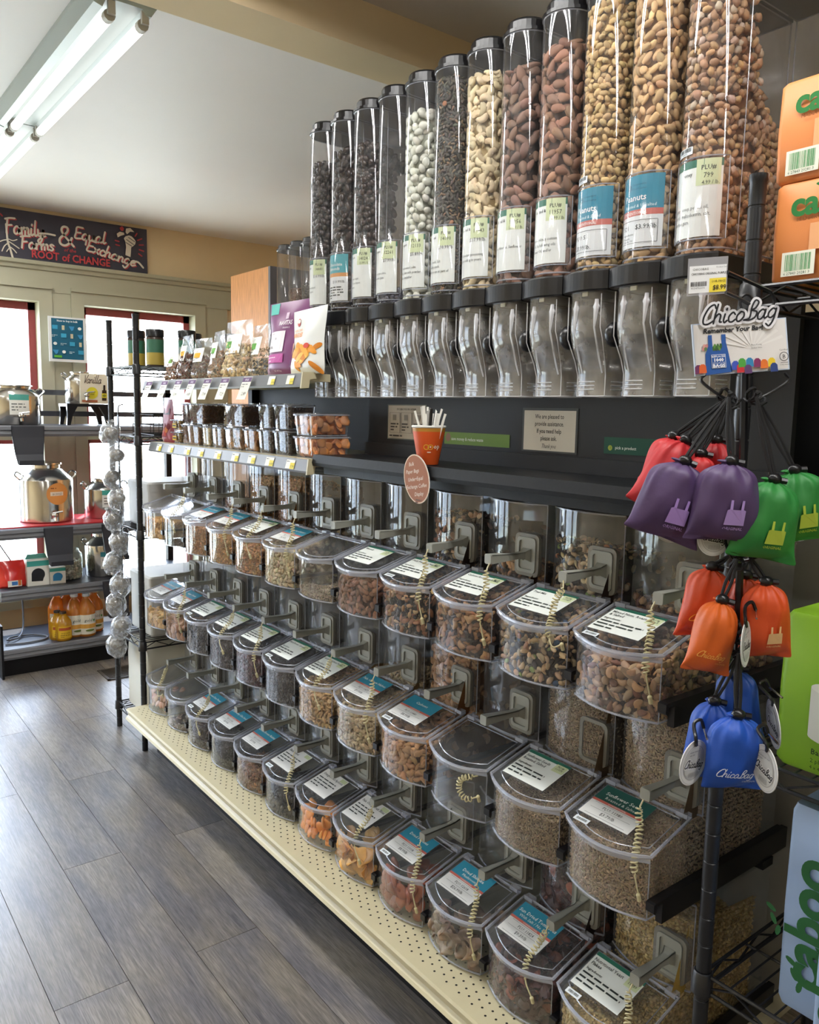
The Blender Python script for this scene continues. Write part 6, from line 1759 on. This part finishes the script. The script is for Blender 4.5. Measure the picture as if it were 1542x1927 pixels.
# ---- pouch display on the near post
ZROT = math.atan2(CR[1], CR[0])
disp = thing('pouch_display', 'black hanging strip with white header sign holding drawstring pouches', 'display', atD(1398, 745, 1.17), (0, 0, ZROT))
DM = Matrix.Translation(disp.location) @ Matrix.Rotation(ZROT, 4, 'Z')
DI = DM.inverted()
def dl(px, py, dep):
    return DI @ Vector(atD(px, py, dep))
q = MB(); pts = [dl(px, py, 1.19) for px, py in ((1402, 700), (1398, 900), (1392, 1100), (1386, 1335))]
q.tube(pts, .0055, 6); q.build('strip', M_blackpl, disp)
for px, py, dep, s in ((1372, 748, 1.165, -1), (1425, 745, 1.165, 1), (1388, 1048, 1.165, -1), (1412, 1045, 1.165, 1), (1383, 1195, 1.165, 1)):
    q = MB(); p = dl(px, py, dep); b_ = dl(1398, py + 3, 1.19)
    q.tube(spline([b_, (b_ + p) / 2 + Vector((0, 0, -.006)), p + Vector((s * .01, -.004, 0)), p + Vector((s * .042 if py < 900 else s * .02, -.004, .022)), p + Vector((s * .036 if py < 900 else s * .018, -.004, .034))], 5), .0022, 6)
    q.build('hook', M_wire, disp)
for px, py in ((1365, 742), (1378, 752), (1372, 760), (1418, 742), (1428, 750), (1385, 1180), (1392, 1200), (1384, 1215), (1393, 1230), (1388, 1060)):
    q = MB(); p = dl(px, py, 1.16); rr = random.Random(px)
    q.tube([p + Vector((.009 * math.cos(a) * rr.uniform(.7, 1.3), .006 * math.sin(2 * a), .009 * math.sin(a))) for a in np.linspace(0, 6.28, 12)[:-1]], .0026, 5, closed=True)
    q.build('cord_knot', mat('black_cord', '#131315', .7), disp)
# header
o = dl(1309, 708, 1.155); a1 = dl(1487, 695, 1.155); a2 = dl(1310, 610, 1.155)
u_, v_ = (a1 - o), (a2 - o); W, Hh = u_.length, v_.length
u_.normalize(); n_ = u_.cross(v_).normalized(); v_ = n_.cross(u_)
hd = bpy.data.objects.new('header_sign', None); COL.objects.link(hd); hd.parent = disp
fn = plane_fn(o, u_, v_)
Mh = Matrix((u_.to_4d(), v_.to_4d(), n_.to_4d(), (0, 0, 0, 1))).transposed(); Mh[0][3], Mh[1][3], Mh[2][3], Mh[3][3] = o.x, o.y, o.z, 1
for r_ in range(3): Mh[3][r_] = 0
q = MB(); q.prism([(0, 0), (W, 0), (W, Hh), (0, Hh)], -.003, 0, 'z', M=Mh); q.build('board', mat('header_board', '#b9c6d9', .5), hd)
c = Card(fn); c.rect(W * .015, Hh * .02, W * .97, Hh * .96, '#d9d6d4')
for k in range(9):
    a = math.radians(20 + k * 17); c.poly([(W * .62, Hh * .45), (W * .62 + W * .36 * math.cos(a), Hh * .45 + Hh * .5 * math.sin(a)), (W * .62 + W * .36 * math.cos(a + .12), Hh * .45 + Hh * .5 * math.sin(a + .12))], '#e0dedc')
c.text('Remember Your Bag!', W * .11, Hh * .80, Hh * .125, '#1d1d20', bold=.035, shear=.2, res=2, cond=1.05)
c.poly([(x * W, y * Hh) for x, y in ((.11, .0), (.39, .03), (.365, .38), (.345, .60), (.345, .76), (.30, .76), (.295, .52), (.27, .46), (.22, .46), (.20, .52), (.20, .76), (.16, .76), (.155, .55), (.12, .40))], '#2456a0')
for q in range(6): c.oval(W * (.21 + .015 * q), Hh * (.50 + .04 * (q % 2)), W * .014, Hh * .05, ('#3f6a34', '#5a8a3a', '#2f5a2c')[q % 3], 10)
for q in range(4): c.oval(W * (.10 + .012 * q), Hh * (.50 + .06 * (q % 2)), W * .016, Hh * .035, ('#c98a8a', '#d9a098', '#5a7a4a')[q % 3], 10)
c.rect(W * .175, Hh * .12, W * .15, Hh * .26, '#dfe4ec'); c.rect(W * .179, Hh * .13, W * .142, Hh * .24, '#2456a0')
c.text('REPLACES', W * .25, Hh * .325, Hh * .045, '#e6eaf0', bold=.03, align='c', cond=1.3); c.text('1040', W * .25, Hh * .245, Hh * .085, '#e6eaf0', bold=.05, align='c', cond=1.15); c.text('SINGLE-USE', W * .25, Hh * .205, Hh * .035, '#e6eaf0', align='c', cond=1.3); c.text('BAGS', W * .25, Hh * .135, Hh * .085, '#e6eaf0', bold=.05, align='c', cond=1.15)
c.text('Place Pricing', W * .60, Hh * .50, Hh * .04, '#4a4848'); c.text('Sticker Here', W * .60, Hh * .44, Hh * .04, '#4a4848')
for q, colr in enumerate(('#6a2f5a', '#d9622a', '#3a4fb0', '#c22a32', '#4a9a3c', '#2f7fb0', '#5a3a6a', '#7d2a5a', '#d9702a', '#e0c02c', '#2a3f7a')):
    x = (.03, .075, .42, .47, .49, .57, .55, .65, .72, .80, .82)[q]
    y = (.10, .11, .13, .07, .17, .17, .04, .15, .12, .14, .04)[q]
    c.poly([((x - .04) * W, (y - .07) * Hh), ((x + .04) * W, (y - .07) * Hh), ((x + .036) * W, (y + .06) * Hh), ((x + .015) * W, (y + .10) * Hh), ((x - .015) * W, (y + .10) * Hh), ((x - .036) * W, (y + .06) * Hh)], colr)
c.text('Certified', W * .93, Hh * .36, Hh * .045, '#1f1f22', align='c'); c.ring(W * .93, Hh * .245, Hh * .075, Hh * .087, '#1f1f22'); c.text('B', W * .93, Hh * .205, Hh * .115, '#1f1f22', align='c'); c.rect(W * .89, Hh * .125, W * .08, Hh * .008, '#1f1f22'); c.text('Corporation', W * .93, Hh * .08, Hh * .035, '#1f1f22', align='c')
c.build('print', hd)
def chico(c, x, y, s, col, wd, rot=0.0, out=None):
    if out: c.script('ChicoBag', x, y, s, wd * 3.6, out, .32, rot, 1.05)
    c.script('ChicoBag', x, y, s, wd, col, .32, rot, 1.05)
lw = plane_fn(o + n_ * .004, u_, v_)
c = Card(lw); chico(c, W * .085, Hh * .96, .0268, '#17171a', .0026, .03, '#dcdce0'); c.build('logo', hd)
# price flag on a wire arm
o = dl(1296, 553, 1.10); a1 = dl(1366, 548, 1.10); a2 = dl(1308, 492, 1.10)
u_, v_ = a1 - o, a2 - o; W, Hh = u_.length, v_.length; u_.normalize(); n_ = u_.cross(v_).normalized(); v_ = n_.cross(u_)
pfh = bpy.data.objects.new('price_flag', None); COL.objects.link(pfh); pfh.parent = disp
fl2 = plane_fn(o, u_, v_); fl3 = lambda u, v, L: fl2(u + v * .12, v, L)
c = Card(fl3); c.rect(-.002, -.003, W + .004, Hh + .006, clear('flag_sleeve', (.9, .91, .95), haze=.35, rough=.1, hazecol=(.8, .8, .85)), lift=-.001); c.rect(0, 0, W, Hh * .82, '#dedfe0'); c.rect(W * .55, 0, W * .45, Hh * .42, '#e3cd3c')
c.text('CHICOBAG', W * .08, Hh * .68, Hh * .095, '#3a3a3a'); c.text('CHICOBAG ORIGINAL PURPLE', W * .05, Hh * .54, Hh * .095, '#2c2c2c', cond=.82, bold=.01); c.text('Product Card', W * .72, Hh * .73, Hh * .06, '#555')
c.barcode(W * .05, Hh * .20, W * .42, Hh * .14, '#333', 5); c.text('812947020096', W * .06, Hh * .12, Hh * .07, '#555'); c.text('OUR PRICE:', W * .60, Hh * .29, Hh * .10, '#3a3210', cond=.85); c.text('$8.99', W * .64, Hh * .07, Hh * .20, '#2c2608', bold=.01, cond=.9, res=2)
c.build('price_label', pfh)
q = MB()
q.tube(spline([dl(1370, 512, 1.10), dl(1410, 530, 1.14), dl(1450, 548, 1.19)], 4), .0026, 6); q.tube(spline([dl(1366, 550, 1.10), dl(1400, 566, 1.14), dl(1440, 590, 1.19)], 4), .0026, 6)
q.tube(spline([dl(1450, 548, 1.19), dl(1458, 565, 1.2), dl(1450, 582, 1.2), dl(1440, 588, 1.19)], 5), .0026, 6)
q.tube([dl(1405 + 12 * math.cos(a), 570 + 16 * math.sin(a), 1.16) for a in np.linspace(0, 6.28, 16)[:-1]], .0022, 5, closed=True)
q.build('wire_arm', M_wire, disp)

def fabric(col):
    return mat('nylon_' + col.strip('#'), col, .5, bump=.25, nscale=40)
def pouch(ptop, w_, h_, dep, tilt, colr, label, logo=None, lcol='#b58ad0', knot=None, tags=(), seed=0, thick=.024, yaw=0.0, flare=1.08, carab=()):
    """Drawstring pouch hanging from its neck; local x right, z up, -y toward the aisle."""
    pos = atD(ptop[0], ptop[1], dep)
    t = thing('drawstring_pouch', label, 'pouch', pos, (0, math.radians(tilt), ZROT + yaw), 'drawstring pouches on the near rack display')
    M = Matrix.Translation(Vector(pos)) @ t.rotation_euler.to_matrix().to_4x4(); MI = M.inverted()
    r = random.Random(seed); ph = [r.uniform(0, 6) for _ in range(6)]; r_tilt = r.uniform(-1, 1)
    prof = [(-.05, .17, .34, .7), (-.02, .20, .38, .6), (0, .085, .25, .3), (.025, .16, .42, .55), (.06, .26, .66, .50), (.11, .355, .88, .40), (.18, .42, 1.02, .28), (.28, .455, 1.1, .16), (.42, .475, 1.12, .08), (.60, .49, 1.05, .04), (.78, .51, .85, .03), (.91, .53, .50, .03), (.98, .55 * flare, .16, .02), (1.0, .55 * flare, .05, 0)]
    rings = []
    n = 56
    for f, a, b_, wr in prof:
        ring = []
        for i in range(n):
            th = 2 * PI * i / n
            e = 1 + wr * .26 * math.cos(11 * th + ph[0]) + wr * .16 * math.cos(7 * th + ph[1])
            x = a * w_ * math.copysign(abs(math.cos(th)) ** .85, math.cos(th)) * (1 + (e - 1) * .6)
            y = b_ * thick * math.sin(th) * e
            z = -f * h_ - .05 * h_ * (abs(math.cos(th)) ** 4) * max(0, f - .8) / .2 + .02 * h_ * math.cos(th) * f * r_tilt + .003 * math.sin(3 * th + ph[2]) * (f > .3)
            y += (.0022 * math.sin(x * 70 + z * 95 + ph[3]) + .0016 * math.sin(x * 160 - z * 60 + ph[4])) * (f > .08) * min(1, (1.02 - f) * 8)
            ring.append((x, y, z))
        rings.append(ring)
    q = MB(); q.loft(rings, True, True, 0); o = q.build('pouch', fabric(colr), t)
    ss = o.modifiers.new('smooth', 'SUBSURF'); ss.levels = 1; ss.render_levels = 1
    q = MB(); q.ball((0, -.004, .004), .0085, 10, 7, sc=(1.2, 1, .95)); q.tube([(.008, -.004, .003), (.017, -.006, .002)], .0045, 7); q.build('cord_lock', M_blackpl, t)
    if knot:
        kp = MI @ Vector(atD(knot[0], knot[1], dep if len(knot) < 3 else knot[2]))
        q = MB()
        for s in (-1, 1): q.tube(spline([(s * .002, -.002, .004), Vector((s * .002, -.002, .004)).lerp(kp, .5) + Vector((s * .003, 0, -.002)), kp], 6), .0023, 6)
        q.build('cord', mat('black_cord', '#131315', .7), t)
    fs = [p[0] for p in prof]; As = [p[1] for p in prof]; Bs = [p[2] for p in prof]
    def fn(u, v, L):
        f = min(.99, max(0, -v / h_)); a = np.interp(f, fs, As) * w_; b2 = np.interp(f, fs, Bs) * thick
        k = max(0.0, 1 - (abs(u) / a) ** (2 / .85)) ** .5
        return (u, -b2 * k - .0032 - L, v)
    if logo:
        c = Card(fn)
        if logo == 'bag':
            y0 = -h_ * .80; s = w_ * .30; x0 = w_ * .06
            c.poly([(x0 - s * .5, y0), (x0 + s * .5, y0), (x0 + s * .46, y0 + s * .75), (x0 + s * .34, y0 + s * .8), (x0 + s * .34, y0 + s * 1.25), (x0 + s * .22, y0 + s * 1.25), (x0 + s * .20, y0 + s * .78), (x0 - s * .20, y0 + s * .78), (x0 - s * .22, y0 + s * 1.25), (x0 - s * .34, y0 + s * 1.25), (x0 - s * .34, y0 + s * .8), (x0 - s * .46, y0 + s * .75)], lcol)
            c.text('ORIGINAL', x0, y0 - s * .26, s * .22, lcol, align='c', res=1, bold=.02)
        else:
            c.script('ChicoBag', -w_ * .40, -h_ * .78, w_ * .16, w_ * .014, lcol, .32, 0, 1.0)
            c.text('ORIGINAL', w_ * .05, -h_ * .86, w_ * .055, lcol)
        c.build('print', t)
    for (px, py, rx, ry, yw) in tags:
        # round card tag hanging on a ring; RX is a squashed radius because the disc is turned
        dp = dep - .034 if yw >= 0 else dep + .036
        cp = MI @ Vector(atD(px, py, dp)); R = ry / FPX * dep
        yaw_ = -math.atan((px - 771) / FPX) + math.acos(min(1, rx / ry)) * (1 if px < ptop[0] else -1)
        u = Vector((math.cos(yaw_), math.sin(yaw_), 0)); v = Vector((0, 0, 1)); nn = u.cross(v)
        fo = plane_fn(cp, u, v)
        q = MB(); Mt = Matrix((u.to_4d(), v.to_4d(), nn.to_4d(), (0, 0, 0, 1))).transposed()
        for r_ in range(3): Mt[3][r_] = 0
        Mt[0][3], Mt[1][3], Mt[2][3], Mt[3][3] = cp.x, cp.y, cp.z, 1
        q.prism([(R * math.cos(2 * PI * i / 36), R * math.sin(2 * PI * i / 36)) for i in range(36)], -.0006, .0006, 'z', M=Mt)
        tg = q.build('round_tag', mat('tag_white', '#dcdcda', .5), t); tg['label'] = 'round white card tag'
        for s in (1, -1):
            f2 = plane_fn(cp + nn * .0008 * s, u * s, v); c = Card(f2)
            c.ring(0, 0, R * .74, R * .77, '#a9aaa9'); c.ring(0, 0, R * .93, R * .95, '#b4b5b4'); c.oval(0, 0, R * .70, R * .70, '#c6c7c5')
            c.script('ChicoBag', -R * .72, -R * .12, R * .34, R * .15, '#e2e2e0', .32, -.12, 1.05); c.script('ChicoBag', -R * .72, -R * .12, R * .34, R * .045, '#2c2c2e', .32, -.12, 1.05)
            for q in range(9): c.rect(-R * .32 + q * R * .075, -R * .62, R * .03, R * .22, '#9c9d9b')
            c.lines(-R * .45, R * .5, R * .9, 2, R * .13, R * .09, '#9a9b9a', seed)
            c.build('tag_print', tg)
        if yw < 0: continue
        q = MB(); b0 = cp + Vector((0, -.002, R * .8)); tp = Vector((max(-w_ * .45, min(w_ * .45, cp.x)), -thick * .8, max(cp.z + R * 1.5, -h_ * .42)))
        q.tube(spline([b0, b0 + Vector((-.004, -.006, .012)), tp + Vector((-.006, -.006, 0)), tp + Vector((.004, -.004, .006)), tp + Vector((.010, -.003, -.006))], 6), .0026, 6)
        q.build('carabiner', M_blackpl, t)
        q = MB(); q.tube([tp + Vector((.010, -.004, -.006)), b0 + Vector((.012, -.005, .012))], .0016, 6); q.build('gate', M_steel, t)
    return t
KN = (1372, 748); KN2 = (1424, 746)
pouch((1287, 832), .072, .108, 1.205, 24, '#b4252b', 'red pouch leaning left at the back of the cluster, orange script on it', 'script', '#e88a3a', KN, seed=1)
pouch((1266, 825), .058, .07, 1.225, 14, '#b8282d', 'red pouch almost hidden behind the leaning red one', None, knot=KN, seed=2)
pouch((1318, 858), .050, .062, 1.20, 4, '#c22a2c', 'small red pouch between the two purple pouches', None, knot=KN, seed=3)
pouch((1347, 832), .048, .062, 1.225, -4, '#b8282d', 'small red pouch behind the right purple pouch', None, knot=KN, seed=4)
pouch((1287, 872), .098, .108, 1.15, 14, '#4e3a62', 'left purple pouch with pale bag emblem in front of the red ones', 'bag', '#a98ad0', KN, ((1228, 968, 36, 38, -1), (1262, 992, 30, 30, -1)), 5)
pouch((1375, 872), .094, .105, 1.12, 3, '#503c64', 'right purple pouch with pale bag emblem, frontmost of the top cluster', 'bag', '#b094d6', KN, ((1345, 1012, 31, 36, -1),), 6)
pouch((1455, 906), .088, .108, 1.13, 5, '#2a7f38', 'green pouch with yellow emblem below the header sign', 'bag', '#b5c84a', KN2, ((1402, 1016, 26, 32, -1), (1447, 1030, 30, 20, -1)), 7)
pouch((1494, 888), .092, .102, 1.185, -9, '#2a7f38', 'second green pouch at the right edge, behind the first', 'bag', '#b5c84a', KN2, ((1500, 984, 28, 36, -1),), 8)
KN3 = (1388, 1052); KN4 = (1412, 1048)
pouch((1338, 1070), .068, .100, 1.20, 6, '#cf4a22', 'dark orange pouch at upper left of the middle cluster', 'script', '#e8a23a', (1372, 1046), seed=9)
pouch((1357, 1132), .062, .102, 1.15, 9, '#d46220', 'bright orange pouch hanging low at left of the middle cluster', 'script', '#efb45a', (1388, 1052), seed=10)
pouch((1403, 1086), .055, .085, 1.22, 0, '#c8481f', 'orange pouch tucked behind the middle cluster', None, knot=KN4, seed=11)
pouch((1440, 1098), .072, .105, 1.16, -4, '#cf4d1e', 'orange pouch with pale emblem at right of the middle cluster', 'bag', '#eec08a', KN4, ((1404, 1212, 8, 42, 1),), 12, flare=1.0)
KN5 = (1390, 1230)
pouch((1385, 1262), .066, .105, 1.205, -7, '#1a4594', 'blue pouch at the back of the bottom cluster', None, knot=KN5, tags=((1456, 1362, 12, 45, 1),), seed=13)
pouch((1343, 1322), .062, .112, 1.17, 4, '#1949a6', 'blue pouch at left of the bottom cluster with round tag', None, knot=KN5, tags=((1305, 1435, 23, 43, 1),), seed=14)
pouch((1388, 1348), .080, .102, 1.12, 0, '#1b4eb0', 'front blue pouch with white script in the bottom cluster', 'script', '#dfe6f4', KN5, ((1440, 1446, 21, 43, 1),), 15, flare=1.02)
